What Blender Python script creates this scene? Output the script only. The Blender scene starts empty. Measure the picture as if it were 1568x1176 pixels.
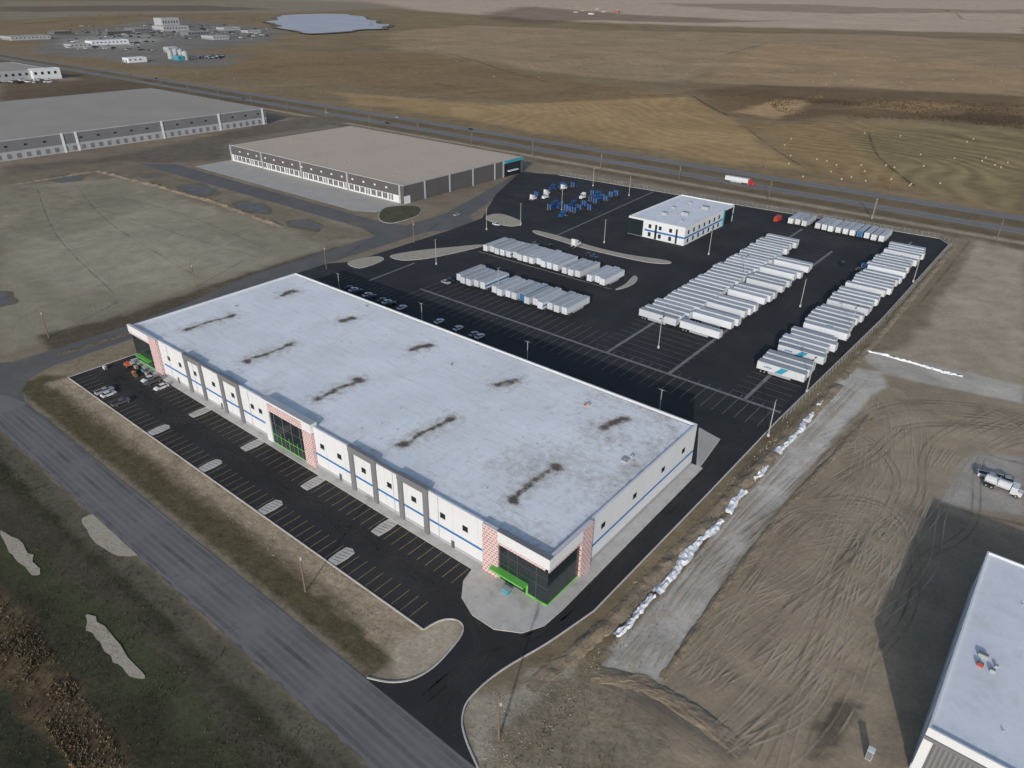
import bpy, bmesh, math, random
import numpy as np
from mathutils import Vector, Matrix
from mathutils.geometry import tessellate_polygon
random.seed(7); rng=np.random.default_rng(7)
S=bpy.context.scene
S.view_settings.view_transform='Standard'; S.view_settings.look='None'; S.view_settings.exposure=0

# ---------------------------------------------------------------- camera (drone, 115 m up)
H=115.0; F=1095.0
Xc=Vector((0.7758,-0.3147,0.5470)).normalized()
Yc=Vector((0.6347,0.3694,-0.6787)); Yc=(Yc-Xc*Yc.dot(Xc)).normalized()
Zc=Xc.cross(Yc).normalized()
R=Matrix((Xc,Yc,Zc))
cd=bpy.data.cameras.new("drone_camera"); cam=bpy.data.objects.new("drone_camera",cd)
S.collection.objects.link(cam); cam.matrix_world=Matrix.Translation((0,0,H))@R.to_4x4()
cd.sensor_width=36; cd.lens=36*F/1568; cd.clip_start=1; cd.clip_end=60000
S.camera=cam
def G(u,v,z=0.0):
    """air-survey measurement -> metres on the site plane at height z"""
    d=R@Vector((u-784,588-v,-F)); t=(H-z)/-d.z
    return (d.x*t,d.y*t)
def PX(l,z=0.0): return [G(u,v,z) for u,v in l]

# ---------------------------------------------------------------- light
el=math.radians(18); sd=Vector((0.42,-0.907,0)).normalized()
sunv=Vector((sd.x*math.cos(el),sd.y*math.cos(el),math.sin(el)))
w=bpy.data.worlds.new("World"); S.world=w; w.use_nodes=True
nt=w.node_tree; bg=nt.nodes['Background']; sk=nt.nodes.new('ShaderNodeTexSky'); sk.sky_type='NISHITA'
sk.sun_disc=False; sk.sun_elevation=el; sk.sun_rotation=math.atan2(sd.x,sd.y); sk.altitude=800; sk.dust_density=2.5; sk.ozone_density=0.8
nt.links.new(sk.outputs[0],bg.inputs[0]); bg.inputs[1].default_value=0.15
ld=bpy.data.lights.new("sun",'SUN'); ld.energy=2.9; ld.angle=math.radians(1.0); ld.color=(1,0.97,0.93)
lo=bpy.data.objects.new("sun",ld); S.collection.objects.link(lo)
lo.rotation_euler=(-sunv).to_track_quat('-Z','Y').to_euler(); lo.location=(0,0,300)

# ---------------------------------------------------------------- materials
def lin(c):
    c=c/255.0
    return c/12.92 if c<=0.04045 else ((c+0.055)/1.055)**2.4
def A(r,g,b,k=0.64):
    c=[lin(x)/k for x in (r,g,b)]; l=sum(c)/3
    return tuple(min(0.86,x*0.86+l*0.14) for x in c)
def nn(t,ty,**kw):
    n=t.nodes.new(ty)
    for k,v in kw.items(): setattr(n,k,v)
    return n
def noise(t,vec,scale,detail=4,rough=0.6,dist=0.0):
    n=t.nodes.new('ShaderNodeTexNoise'); n.inputs['Scale'].default_value=scale; n.inputs['Detail'].default_value=detail
    n.inputs['Roughness'].default_value=rough; n.inputs['Distortion'].default_value=dist
    t.links.new(vec,n.inputs['Vector']); return n.outputs[0]
def mr(t,val,a,b,c,d):
    n=t.nodes.new('ShaderNodeMapRange'); t.links.new(val,n.inputs[0])
    for i,x in enumerate((a,b,c,d)): n.inputs[i+1].default_value=x
    return n.outputs[0]
def mth(t,op,a,b=None):
    n=t.nodes.new('ShaderNodeMath'); n.operation=op
    for i,x in enumerate((a,b)):
        if x is None: continue
        if isinstance(x,(int,float)): n.inputs[i].default_value=x
        else: t.links.new(x,n.inputs[i])
    return n.outputs[0]
def mixc(t,fac,a,b,bl='MIX'):
    n=t.nodes.new('ShaderNodeMix'); n.data_type='RGBA'; n.blend_type=bl
    for i,x in ((0,fac),(6,a),(7,b)):
        if isinstance(x,(int,float)): n.inputs[i].default_value=x
        elif isinstance(x,tuple): n.inputs[i].default_value=(*x[:3],1)
        else: t.links.new(x,n.inputs[i])
    return n.outputs[2]
def scol(t,col,f):
    n=t.nodes.new('ShaderNodeVectorMath'); n.operation='SCALE'
    if isinstance(col,tuple): n.inputs[0].default_value=col[:3]
    else: t.links.new(col,n.inputs[0])
    t.links.new(f,n.inputs['Scale']); return n.outputs[0]
def mat(name,col,rough=0.8,var=0.15,s1=0.15,s2=2.0,bump=0.0,bs=2.0,spec=0.3,metal=0.0,rnd=0.0,stain=None,smask=0.0,sscale=0.1):
    m=bpy.data.materials.new(name); m.use_nodes=True; t=m.node_tree; p=t.nodes['Principled BSDF']
    g=t.nodes.new('ShaderNodeNewGeometry').outputs['Position']
    a=noise(t,g,s1,4); b=noise(t,g,s2,3)
    f=mth(t,'ADD',mr(t,a,0.25,0.75,-var,var),mr(t,b,0.25,0.75,1-var*0.6,1+var*0.6))
    if rnd>0:
        oi=t.nodes.new('ShaderNodeObjectInfo').outputs['Random']
        f=mth(t,'MULTIPLY',f,mr(t,oi,0,1,1-rnd,1+rnd*0.3))
    c=scol(t,col,f)
    if stain:
        c=mixc(t,mr(t,noise(t,g,sscale,5,0.7),0.5,0.75,0,smask),c,stain)
    t.links.new(c,p.inputs['Base Color']); p.inputs['Roughness'].default_value=rough
    p.inputs['Specular IOR Level'].default_value=spec; p.inputs['Metallic'].default_value=metal
    if bump>0:
        bn=t.nodes.new('ShaderNodeBump'); bn.inputs['Strength'].default_value=1; bn.inputs['Distance'].default_value=bump
        t.links.new(noise(t,g,bs,4,0.65),bn.inputs['Height']); t.links.new(bn.outputs[0],p.inputs['Normal'])
    return m
M={}
M['asph']=mat('asphalt_new',(0.031,0.031,0.034),0.9,0.25,0.05,3.0,spec=0.2,stain=(0.065,0.062,0.059),smask=0.5,sscale=0.045)
M['road']=mat('asphalt_worn',(0.165,0.16,0.157),0.9,0.10,0.08,2.0,0.01,5,stain=(0.125,0.119,0.113),smask=0.6,sscale=0.12)
M['road2']=mat('asphalt_grey',(0.115,0.111,0.107),0.9,0.15,0.05,1.0,0.01,5,stain=(0.18,0.165,0.145),smask=0.6,sscale=0.07)
M['hwy']=mat('asphalt_highway',(0.17,0.165,0.16),0.9,0.12,0.02,0.5)
M['conc']=mat('concrete',A(152,149,144),0.9,0.12,0.3,3,0.01,4,stain=A(116,109,99),smask=0.5,sscale=0.4)
M['pad']=mat('concrete_strip',(0.18,0.178,0.175),0.9,0.25,0.3,2)
M['apron']=mat('concrete_apron',A(138,134,128),0.9,0.1,0.1,1)
M['gravel']=mat('gravel_fill',A(138,129,113),0.95,0.25,0.25,2.5,0.12,1.5,stain=A(98,87,69),smask=0.8,sscale=0.25)
M['dirt']=mat('dirt',A(112,99,80),0.95,0.3,0.3,2.5,0.15,1.2,stain=A(76,66,50),smask=0.7,sscale=0.3)
M['darksoil']=mat('dark_soil',A(86,76,61),0.95,0.3,0.4,2.5,0.15,1.2)
M['white']=mat('white_panel',(0.58,0.60,0.635),0.6,0.04,0.1,1)
M['whitetr']=mat('trailer_white',(0.57,0.60,0.64),0.45,0.05,0.3,2,rnd=0.18)
M['troof']=mat('trailer_roof',(0.37,0.39,0.43),0.5,0.14,0.4,2,rnd=0.35)
M['bluetr']=mat('trailer_blue',(0.03,0.14,0.32),0.45,0.05,rnd=0.2)
M['blue']=mat('blue_stripe',(0.02,0.14,0.38),0.5,0.05)
M['grey']=mat('grey_panel',(0.15,0.155,0.17),0.7,0.08)
M['dgrey']=mat('dark_grey_panel',(0.09,0.086,0.09),0.7,0.08)
M['lgrey']=mat('light_grey_panel',(0.32,0.335,0.36),0.7,0.08)
M['glass']=mat('dark_glass',(0.018,0.025,0.03),0.12,0.1,spec=0.5)
M['green']=mat('lime_trim',(0.12,0.42,0.08),0.5,0.05)
M['teal']=mat('teal_trim',(0.04,0.26,0.36),0.5,0.05)
M['tire']=mat('rubber',(0.02,0.02,0.02),0.9,0.1)
M['steel']=mat('galvanised_steel',(0.34,0.35,0.36),0.5,0.1,metal=0.2)
M['chassis']=mat('chassis_black',(0.03,0.03,0.032),0.6,0.1)
M['wood']=mat('weathered_wood',(0.16,0.12,0.085),0.9,0.2)
M['yellow']=mat('paint_yellow',(0.32,0.26,0.10),0.8,0.35,0.5,3)
M['linew']=mat('paint_white',(0.23,0.23,0.23),0.8,0.4,0.3,3)
M['hwyline']=mat('paint_line',(0.4,0.4,0.38),0.8,0.2)
M['red']=mat('red_paint',(0.36,0.04,0.03),0.5,0.1)
M['orange']=mat('orange_paint',(0.5,0.15,0.04),0.5,0.1)
M['roofb']=mat('roof_ballast_beige',A(152,136,120),0.95,0.08,0.03,0.5,stain=A(132,118,104),smask=0.5,sscale=0.03)
M['roofg']=mat('roof_ballast_grey',A(126,118,109),0.95,0.08,0.03,0.5)
M['roofw']=mat('roof_membrane_white',(0.66,0.68,0.72),0.7,0.07,0.08,1,stain=(0.45,0.43,0.41),smask=0.5,sscale=0.2)
M['tarp']=mat('white_sheeting',(0.68,0.70,0.73),0.6,0.15,0.8,3,0.1,2)
M['ice']=mat('pond_ice',(0.42,0.44,0.48),0.95,0.08,0.01,0.05,spec=0.0)
M['puddle']=mat('puddle_water',(0.14,0.138,0.132),0.7,0.2,0.2,1,spec=0.1)
M['leaf']=mat('bare_foliage',(0.085,0.066,0.04),0.9,0.3)
M['drygrass']=mat('dry_grass',(0.14,0.108,0.065),0.95,0.35,0.1,1.0)
M['olive']=mat('olive_grass',(0.075,0.074,0.042),0.95,0.35,0.1,1.0)
M['bale']=mat('hay_bale',(0.36,0.29,0.18),0.95,0.1)
M['rub1']=mat('rubble_light',A(142,130,110),0.95,0.2); M['rub2']=mat('rubble_dark',A(100,87,67),0.95,0.2)
def pinkmat():
    m=bpy.data.materials.new('pink_brick_cladding'); m.use_nodes=True; t=m.node_tree; p=t.nodes['Principled BSDF']
    g=t.nodes.new('ShaderNodeNewGeometry').outputs['Position']
    sep=t.nodes.new('ShaderNodeSeparateXYZ'); t.links.new(g,sep.inputs[0])
    cmb=t.nodes.new('ShaderNodeCombineXYZ'); t.links.new(mth(t,'ADD',sep.outputs[0],sep.outputs[1]),cmb.inputs[0]); t.links.new(sep.outputs[2],cmb.inputs[1])
    b=t.nodes.new('ShaderNodeTexBrick'); t.links.new(cmb.outputs[0],b.inputs[0])
    b.inputs['Color1'].default_value=(0.33,0.14,0.13,1); b.inputs['Color2'].default_value=(0.46,0.24,0.23,1); b.inputs['Mortar'].default_value=(0.56,0.52,0.54,1)
    b.inputs['Scale'].default_value=1.0; b.inputs['Mortar Size'].default_value=0.13; b.inputs['Brick Width'].default_value=0.95; b.inputs['Row Height'].default_value=0.75
    t.links.new(b.outputs[0],p.inputs['Base Color']); p.inputs['Roughness'].default_value=0.8; return m
M['pink']=pinkmat()
def corrmat(name,c1,c2,f,axis=0):
    m=bpy.data.materials.new(name); m.use_nodes=True; t=m.node_tree; p=t.nodes['Principled BSDF']
    g=t.nodes.new('ShaderNodeNewGeometry').outputs['Position']; sep=t.nodes.new('ShaderNodeSeparateXYZ'); t.links.new(g,sep.inputs[0])
    s=mth(t,'SINE',mth(t,'MULTIPLY',sep.outputs[axis],f)); t.links.new(mixc(t,mr(t,s,-0.3,0.3,0,1),c1,c2),p.inputs['Base Color']); p.inputs['Roughness'].default_value=0.6
    return m
M['corr']=corrmat('corrugated_cladding',(0.11,0.11,0.12),(0.17,0.17,0.18),9.0)
def trackmat(name,col,amt,sc=0.09):
    m=bpy.data.materials.new(name); m.use_nodes=True; t=m.node_tree; p=t.nodes['Principled BSDF']
    g=t.nodes.new('ShaderNodeNewGeometry').outputs['Position']
    p.inputs['Base Color'].default_value=(*col,1); p.inputs['Roughness'].default_value=0.95; p.inputs['Specular IOR Level'].default_value=0.1
    t.links.new(mr(t,noise(t,g,sc,3,0.7),0.36,0.68,0,amt),p.inputs['Alpha']); return m
M['track']=trackmat('tire_track_light',A(158,145,126),0.6)
M['trackd']=trackmat('tire_track_dark',A(90,78,62),0.45)
M['fieldline']=trackmat('field_track',A(84,68,48),0.8,0.015)
M['fieldpale']=trackmat('field_track_pale',A(170,148,114),0.7,0.015)
M['wheelpath']=trackmat('road_wear',(0.215,0.21,0.205),0.5)
M['wheeldark']=trackmat('road_wear_dark',(0.11,0.105,0.10),0.4)
M['skid']=trackmat('asphalt_wear',(0.075,0.073,0.07),0.45)
M['seal']=mat('crack_sealant',(0.07,0.068,0.065),0.8,0.2)
M['mesh']=trackmat('chain_link',(0.25,0.25,0.25),0.3)

# ---------------------------------------------------------------- mesh kit
def link(o): S.collection.objects.link(o); return o
def empty(name,loc=(0,0,0)):
    e=bpy.data.objects.new(name,None); e.location=loc; e.empty_display_size=1; return link(e)
class MB:
    def __init__(s): s.v=[];s.f=[];s.m=[];s.names=[]
    def mi(s,n):
        if n not in s.names: s.names.append(n)
        return s.names.index(n)
    def poly(s,pts,m):
        i=len(s.v); s.v+= [tuple(p) for p in pts]; s.f.append(tuple(range(i,i+len(pts)))); s.m.append(s.mi(m))
    def box(s,x0,x1,y0,y1,z0,z1,m,top=None):
        i=len(s.v); k=s.mi(m); kt=s.mi(top) if top else k
        s.v+=[(x0,y0,z0),(x1,y0,z0),(x1,y1,z0),(x0,y1,z0),(x0,y0,z1),(x1,y0,z1),(x1,y1,z1),(x0,y1,z1)]
        s.f+=[(i,i+3,i+2,i+1),(i+4,i+5,i+6,i+7),(i,i+1,i+5,i+4),(i+1,i+2,i+6,i+5),(i+2,i+3,i+7,i+6),(i+3,i,i+4,i+7)]
        s.m+=[k,kt,k,k,k,k]
    def loft(s,secs,m,cap=True):
        k=s.mi(m); n=len(secs[0]); i=len(s.v)
        for c in secs: s.v+=[tuple(p) for p in c]
        for a in range(len(secs)-1):
            for b in range(n):
                s.f.append((i+a*n+b,i+a*n+(b+1)%n,i+(a+1)*n+(b+1)%n,i+(a+1)*n+b)); s.m.append(k)
        if cap:
            s.f.append(tuple(i+b for b in range(n))[::-1]); s.m.append(k)
            s.f.append(tuple(i+(len(secs)-1)*n+b for b in range(n))); s.m.append(k)
    def cyl(s,c,r,h,axis,m,n=10,r2=None):
        r2=r if r2 is None else r2; A_=[];B_=[]
        for j in range(n):
            a=2*math.pi*j/n; x,y=math.cos(a),math.sin(a)
            for L,rr,o in ((A_,r,0),(B_,r2,h)):
                if axis=='z': L.append((c[0]+x*rr,c[1]+y*rr,c[2]+o))
                elif axis=='y': L.append((c[0]+y*rr,c[1]+o,c[2]+x*rr))
                else: L.append((c[0]+o,c[1]+x*rr,c[2]+y*rr))
        s.loft([A_,B_],m)
    def add(s,o,loc,rot=0,sc=1.0):
        i=len(s.v); c,q=math.cos(rot)*sc,math.sin(rot)*sc
        s.v+=[(loc[0]+x*c-y*q,loc[1]+x*q+y*c,loc[2]+z*sc) for x,y,z in o.v]
        s.f+=[tuple(i+a for a in f) for f in o.f]; s.m+=[s.mi(o.names[k]) for k in o.m]
    def mesh(s,name,off=(0,0,0)):
        me=bpy.data.meshes.new(name); me.from_pydata([(a-off[0],b-off[1],c-off[2]) for a,b,c in s.v],[],s.f)
        for n in s.names: me.materials.append(M[n])
        me.polygons.foreach_set('material_index',s.m); me.update(); return me
    def obj(s,name,parent=None,loc=None):
        off=parent.location if parent else (loc or (0,0,0))
        o=bpy.data.objects.new(name,s.mesh(name,off)); link(o)
        if parent: o.parent=parent
        elif loc: o.location=loc
        return o
def place(name,me,x,y,rot=0,z=0,sc=1):
    o=bpy.data.objects.new(name,me); o.location=(x,y,z); o.rotation_euler=(0,0,rot); o.scale=(sc,sc,sc); return link(o)
def ccw(p):
    a=sum(p[i][0]*p[(i+1)%len(p)][1]-p[(i+1)%len(p)][0]*p[i][1] for i in range(len(p)))
    return p if a>0 else p[::-1]
def catm(p,n=6,closed=False):
    out=[]; L=len(p)
    for i in range(L if closed else L-1):
        g=(lambda k:p[k%L]) if closed else (lambda k:p[max(0,min(L-1,k))])
        a,b,c,d=g(i-1),g(i),g(i+1),g(i+2)
        for j in range(n):
            t=j/n; out.append(tuple(0.5*((2*b[k])+(-a[k]+c[k])*t+(2*a[k]-5*b[k]+4*c[k]-d[k])*t*t+(-a[k]+3*b[k]-3*c[k]+d[k])*t**3) for k in (0,1)))
    if not closed: out.append(tuple(p[-1][:2]))
    return out
def offs(p,d,closed=True):
    out=[];L=len(p)
    for i in range(L):
        a=p[(i-1)%L] if closed else p[max(0,i-1)]; b=p[(i+1)%L] if closed else p[min(L-1,i+1)]
        t=Vector((b[0]-a[0],b[1]-a[1])); 
        if t.length<1e-6: t=Vector((1,0))
        t.normalize(); out.append((p[i][0]-t.y*d,p[i][1]+t.x*d))
    return out
def sheet(mb,p,z,m):
    p=ccw(p); tr=tessellate_polygon([[Vector((a,b,0)) for a,b in p]])
    i=len(mb.v); mb.v+=[(a,b,z) for a,b in p]; k=mb.mi(m)
    for t in tr:
        a,b,c=[p[q] for q in t]
        if (b[0]-a[0])*(c[1]-a[1])-(b[1]-a[1])*(c[0]-a[0])<0: t=t[::-1]
        mb.f.append(tuple(i+q for q in t)); mb.m.append(k)
def slab(mb,p,z0,z1,top,side,inset=0.3):
    p=ccw(p); i=len(mb.v); n=len(p)
    mb.v+=[(a,b,z0) for a,b in p]+[(a,b,z1) for a,b in p]; k=mb.mi(side)
    for j in range(n): mb.f.append((i+j,i+(j+1)%n,i+n+(j+1)%n,i+n+j)); mb.m.append(k)
    sheet(mb,p,z1,side)
    if top!=side: sheet(mb,offs(p,inset),z1+0.01,top)
def ribbon(mb,path,wd,z,m):
    zf=z if callable(z) else (lambda x,y:z)
    a=offs(path,wd/2,False); b=offs(path,-wd/2,False); i=len(mb.v); n=len(path); k=mb.mi(m)
    mb.v+=[(x,y,zf(x,y)) for x,y in a]+[(x,y,zf(x,y)) for x,y in b]
    for j in range(n-1): mb.f.append((i+j,i+n+j,i+n+j+1,i+j+1)); mb.m.append(k)
def kerb(mb,path,wd=0.3,z0=0,z1=0.15,m='conc',closed=False):
    if closed: path=list(path)+[path[0]]
    a=offs(path,wd/2,False); b=offs(path,-wd/2,False)
    mb.loft([[(a[j][0],a[j][1],z0),(b[j][0],b[j][1],z0),(b[j][0],b[j][1],z1),(a[j][0],a[j][1],z1)] for j in range(len(path))],m)
def vn(x,y,s,seed):
    x=np.asarray(x,float)/s+seed*17.3; y=np.asarray(y,float)/s-seed*9.1; xi=np.floor(x); yi=np.floor(y); fx=x-xi; fy=y-yi
    fx=fx*fx*(3-2*fx); fy=fy*fy*(3-2*fy)
    h=lambda a,b:(np.sin(a*127.1+b*311.7+seed*74.7)*43758.5453)%1.0
    return (h(xi,yi)*(1-fx)+h(xi+1,yi)*fx)*(1-fy)+(h(xi,yi+1)*(1-fx)+h(xi+1,yi+1)*fx)*fy
def fbm(x,y,s,seed): return (vn(x,y,s,seed)+0.5*vn(x,y,s/2.1,seed+1)+0.25*vn(x,y,s/4.3,seed+2))/1.75
def sstep(a,b,x): t=np.clip((x-a)/(b-a),0,1); return t*t*(3-2*t)
def densify(path,step):
    pts=[]
    for a,b in zip(path[:-1],path[1:]):
        n=max(1,int(math.dist(a,b)/step)); pts+=[(a[0]+(b[0]-a[0])*j/n,a[1]+(b[1]-a[1])*j/n) for j in range(n)]
    pts.append(path[-1]); return pts
def berm(mb,path,wd,ht,m,seed=1,step=1.2):
    pts=densify(path,step); K=9; prof=[0,.25,.6,.9,1,.85,.6,.3,0]; i=len(mb.v); k=mb.mi(m); n=len(pts)
    for idx,o in enumerate(np.linspace(-wd/2,wd/2,K)):
        for q,(x,y) in enumerate(offs(pts,o,False)):
            nz=float(fbm(x,y,4.5,seed)); en=min(1,q/4,(n-1-q)/4); hh=prof[idx]*ht*max(0,2.4*nz-.55)*en
            mb.v.append((x+random.uniform(-.3,.3),y+random.uniform(-.3,.3),-0.12 if idx in(0,K-1) else hh+random.uniform(-.04,.05)))
    for a in range(K-1):
        for j in range(n-1): mb.f.append((i+a*n+j,i+a*n+j+1,i+(a+1)*n+j+1,i+(a+1)*n+j)); mb.m.append(k)

# ---------------------------------------------------------------- ground
def axis(lo,hi,st,gr,mn,mx):
    a=list(np.arange(lo,hi,st)); s=st; x=a[-1]; up=[]
    while x<mx: s*=gr; x+=s; up.append(x)
    s=st; x=a[0]; dn=[]
    while x>mn: s*=gr; x-=s; dn.append(x)
    return np.array(dn[::-1]+a+up)
xs=axis(-300,70,1.2,1.030,-30000,30000); ys=axis(0,260,1.2,1.024,-600,45000)
GX,GY=np.meshgrid(xs,ys); gx=GX.ravel(); gy=GY.ravel()
pond=PX([(425,27),(440,24),(500,22),(548,26),(572,35),(590,44),(560,46),(520,51),(470,52),(435,48),(428,38)])
pc=np.mean(np.array(pond),axis=0)
def terr(x,y):
    x=np.asarray(x,float); y=np.asarray(y,float)
    k=sstep(560,1000,y)*(1-0.9*np.exp(-(((x-pc[0])/600)**2+((y-pc[1])/500)**2)))*sstep(-1400,-700,x+ (y-600)*0.6)
    return k*((fbm(x,y,260,5)-0.5)*11+(fbm(x,y,900,8)-0.5)*24*sstep(900,3000,y))
def tz(x,y): return float(terr(x,y))
gz=terr(gx,gy)+ (fbm(gx,gy,5,13)-1.0)*0.25*((gy<43)|((gx>-46)&(gy<430)))
col=np.tile(np.array(A(112,100,84)),(gx.size,1)); swath=np.zeros(gx.size); veg=np.zeros(gx.size)
def weight(p,wd,nz,ns=6.0,seed=3):
    p=np.array(p); e=wd*3+nz*2
    idx=np.where((gx>p[:,0].min()-e)&(gx<p[:,0].max()+e)&(gy>p[:,1].min()-e)&(gy<p[:,1].max()+e))[0]
    x=gx[idx]; y=gy[idx]; d=np.full(idx.size,1e18); ins=np.zeros(idx.size,bool); n=len(p)
    for i in range(n):
        ax,ay=p[i]; bx,by=p[(i+1)%n]; ex,ey=bx-ax,by-ay; L=ex*ex+ey*ey+1e-9
        t=np.clip(((x-ax)*ex+(y-ay)*ey)/L,0,1); d=np.minimum(d,(x-ax-t*ex)**2+(y-ay-t*ey)**2)
        c=((ay>y)!=(by>y)); xi=ax+(y-ay)*ex/(ey if ey!=0 else 1e-9)
        ins^=c&(x<xi)
    sdist=np.where(ins,1,-1)*np.sqrt(d)+(fbm(x,y,ns,seed)-0.5)*2*nz
    return idx,sstep(-wd,wd,sdist)
def paint(p,c,wd=2,nz=2,ns=8,op=1.0,sw=None,vg=None):
    idx,wt=weight(p,wd,nz,ns); wt=wt*op
    if c is not None: col[idx]=col[idx]*(1-wt[:,None])+np.array(c)*wt[:,None]
    if sw is not None: swath[idx]=swath[idx]*(1-wt)+sw*wt
    if vg is not None: veg[idx]=veg[idx]*(1-wt)+vg*wt
k=sstep(440,460,gy)[:,None]; col=col*(1-k)+np.array(A(112,95,69))*k
k=sstep(2600,5200,gy)[:,None]; col=col*(1-k)+np.array(A(146,131,114))*k  # ground pales far out along Y: atmospheric haze painted into its colour
W=lambda *a:list(a)
# far fields
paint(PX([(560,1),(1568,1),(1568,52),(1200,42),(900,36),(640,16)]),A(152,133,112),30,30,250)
paint(PX([(1000,4),(1250,8),(1450,16),(1568,14),(1568,22),(1300,22),(1100,14)]),A(116,98,78),30,50,250,0.7)
paint(PX([(0,2),(430,2),(560,4),(600,12),(420,20),(200,22),(0,30)]),A(116,104,86),30,20,200)
paint(PX([(0,10),(300,8),(430,14),(300,17),(0,18)]),A(84,72,56),20,20,200,0.7)
paint(PX([(590,50),(720,38),(900,46),(1200,50),(1568,62),(1568,108),(1190,66),(1140,80),(1040,130),(820,105),(600,75)]),A(130,109,82),14,20,110,sw=0.25)
paint(PX([(740,22),(800,10),(870,14),(950,22),(1200,30),(1100,36),(900,32),(820,40),(770,34)]),A(90,75,58),30,40,160,0.65)
paint(PX([(300,95),(420,84),(620,82),(840,118),(980,140),(1050,150),(900,160),(700,150),(420,118)]),A(113,91,62),16,24,80,0.9,sw=0.2)
paint(PX([(500,140),(760,160),(1050,150),(1130,185),(1180,225),(1235,262),(1050,238),(760,190),(560,160)]),A(140,114,74),10,14,60,sw=0.35)
paint(PX([(1190,66),(1568,108),(1568,150),(1300,132),(1060,128),(1130,85)]),A(136,112,80),12,16,90,sw=0.25)
paint(PX([(1050,140),(1160,130),(1300,136),(1568,152),(1568,200),(1420,186),(1290,180),(1210,186),(1120,174)]),A(98,77,54),14,26,60,0.85,vg=0.5)
paint(PX([(1125,172),(1180,158),(1260,150),(1240,166),(1190,182)]),A(150,121,82),10,14,40)
paint(PX([(1290,165),(1380,155),(1470,165),(1400,172)]),A(134,106,70),10,14,40,0.8)
paint(PX([(1200,150),(1300,156),(1310,164),(1240,160)]),A(70,54,40),6,10,30,0.8,vg=0.8)
paint(PX([(1420,180),(1480,172),(1568,180),(1568,192),(1500,192)]),A(70,54,40),6,10,30,0.8,vg=0.8)
paint(PX([(1130,185),(1210,190),(1290,184),(1420,190),(1330,205),(1350,250),(1420,295),(1240,262),(1180,222)]),A(124,101,66),8,10,60,sw=0.5)
paint(PX([(1300,208),(1420,190),(1568,205),(1568,322),(1430,296),(1350,255)]),A(116,101,68),10,10,60,sw=0.9)
paint(W((-3000,514),(3000,514),(3000,530),(-3000,530)),A(116,97,69),3,3,20)
paint(W((-3000,484),(3000,484),(3000,500),(-3000,500)),A(94,81,61),2,2,20,vg=0.4)
paint(W((-3000,440),(3000,440),(3000,470),(-3000,470)),A(94,81,62),3,4,20,vg=0.4)
paint(W((-900,452),(3000,446),(3000,450),(-900,456)),A(138,125,105),1.5,1,20)
paint(PX([(60,55),(250,28),(430,45),(420,62),(300,80),(360,84),(330,100),(200,98),(60,80)]),A(104,99,91),25,40,90)
paint(PX([(100,60),(200,50),(250,60),(200,75),(100,75)]),A(126,121,112),15,20,60)
# industrial side
paint(PX([(0,255),(160,242),(402,190),(470,178),(560,185),(350,215),(340,245),(250,250),(180,246),(0,270)]),A(92,83,72),4,5,15,vg=0.25)
paint(PX([(0,125),(230,120),(400,150),(400,168),(240,136),(0,165)]),A(90,76,58),5,6,20,vg=0.4)
paint(PX([(0,268),(180,246),(250,270),(420,312),(555,352),(560,362),(480,384),(330,430),(190,478),(90,512),(0,545)]),A(122,113,95),3,4,14)
paint(PX([(60,330),(200,310),(330,360),(380,400),(250,430),(120,450),(40,400)]),A(132,123,105),8,12,25,0.7)
paint(PX([(20,290),(160,280),(220,320),(80,370),(10,350)]),A(110,101,84),5,10,20,0.6)
paint(PX([(0,268),(180,244),(340,290),(470,325),(568,358),(500,372),(440,350),(300,312),(200,270),(0,285)]),A(100,89,72),4,6,12,0.75,vg=0.2)
paint(PX([(60,515),(190,482),(330,434),(480,388),(580,362),(560,385),(470,402),(330,450),(210,500),(80,540)]),A(80,71,57),2,2,8,vg=0.5)
paint(PX([(690,345),(745,330),(800,262),(840,255),(1000,285),(960,280),(800,300),(720,340)]),A(116,104,86),2,3,10)
# front verge and ditch
paint(W((-250,54),(-78,54),(-76,69.5),(-243,69.5),(-256,74),(-252,60)),A(74,67,47),1,1.5,6,vg=0.6)
paint(W((-246,63.8),(-120,63.5),(-84,61.5),(-70,58),(-69,71),(-76,76),(-80,70),(-245,70)),A(132,118,96),1,2.4,5,vg=0.6)
paint(W((-240,62.4),(-90,62),(-90,64.6),(-240,65)),A(96,84,66),1,1.6,5,.8,vg=0.5)
paint(W((-250,54),(-80,54),(-80,55.8),(-250,55.8)),A(100,92,77),.7,.7,5)
paint(W((-256,62),(-244,69),(-244.5,170),(-257,170)),A(114,102,82),1.5,2,6,vg=0.4)
paint(PX([(655,962),(695,935),(708,960),(700,1000),(650,1036),(600,1040),(610,990)]),A(142,130,111),1,1.5,4,vg=0.4)
paint(W((-300,-60),(-30,-60),(-45,42),(-300,42)),A(51,50,36),1.2,1.5,8,vg=0.5)
paint(W((-300,37),(-40,38),(-40,43),(-300,43)),A(76,71,58),1,1.2,6,vg=0.4)
paint(PX([(-60,700),(40,770),(160,880),(300,1020),(460,1176),(400,1176),(250,1030),(100,890),(-60,760)]),A(62,57,46),1.2,2,6,vg=0.4)
paint(PX([(-60,860),(60,960),(150,1080),(210,1176),(110,1176),(40,1090),(-60,980)]),A(76,62,44),1.5,3,6,vg=0.8)
paint(PX([(-60,780),(60,840),(200,960),(330,1090),(390,1176),(340,1176),(230,1070),(80,920),(-60,830)]),A(58,60,40),1.5,3,8,vg=0.3)
paint(PX([(0,1060),(60,1176),(0,1176)]),A(44,45,33),1.5,2)
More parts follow.
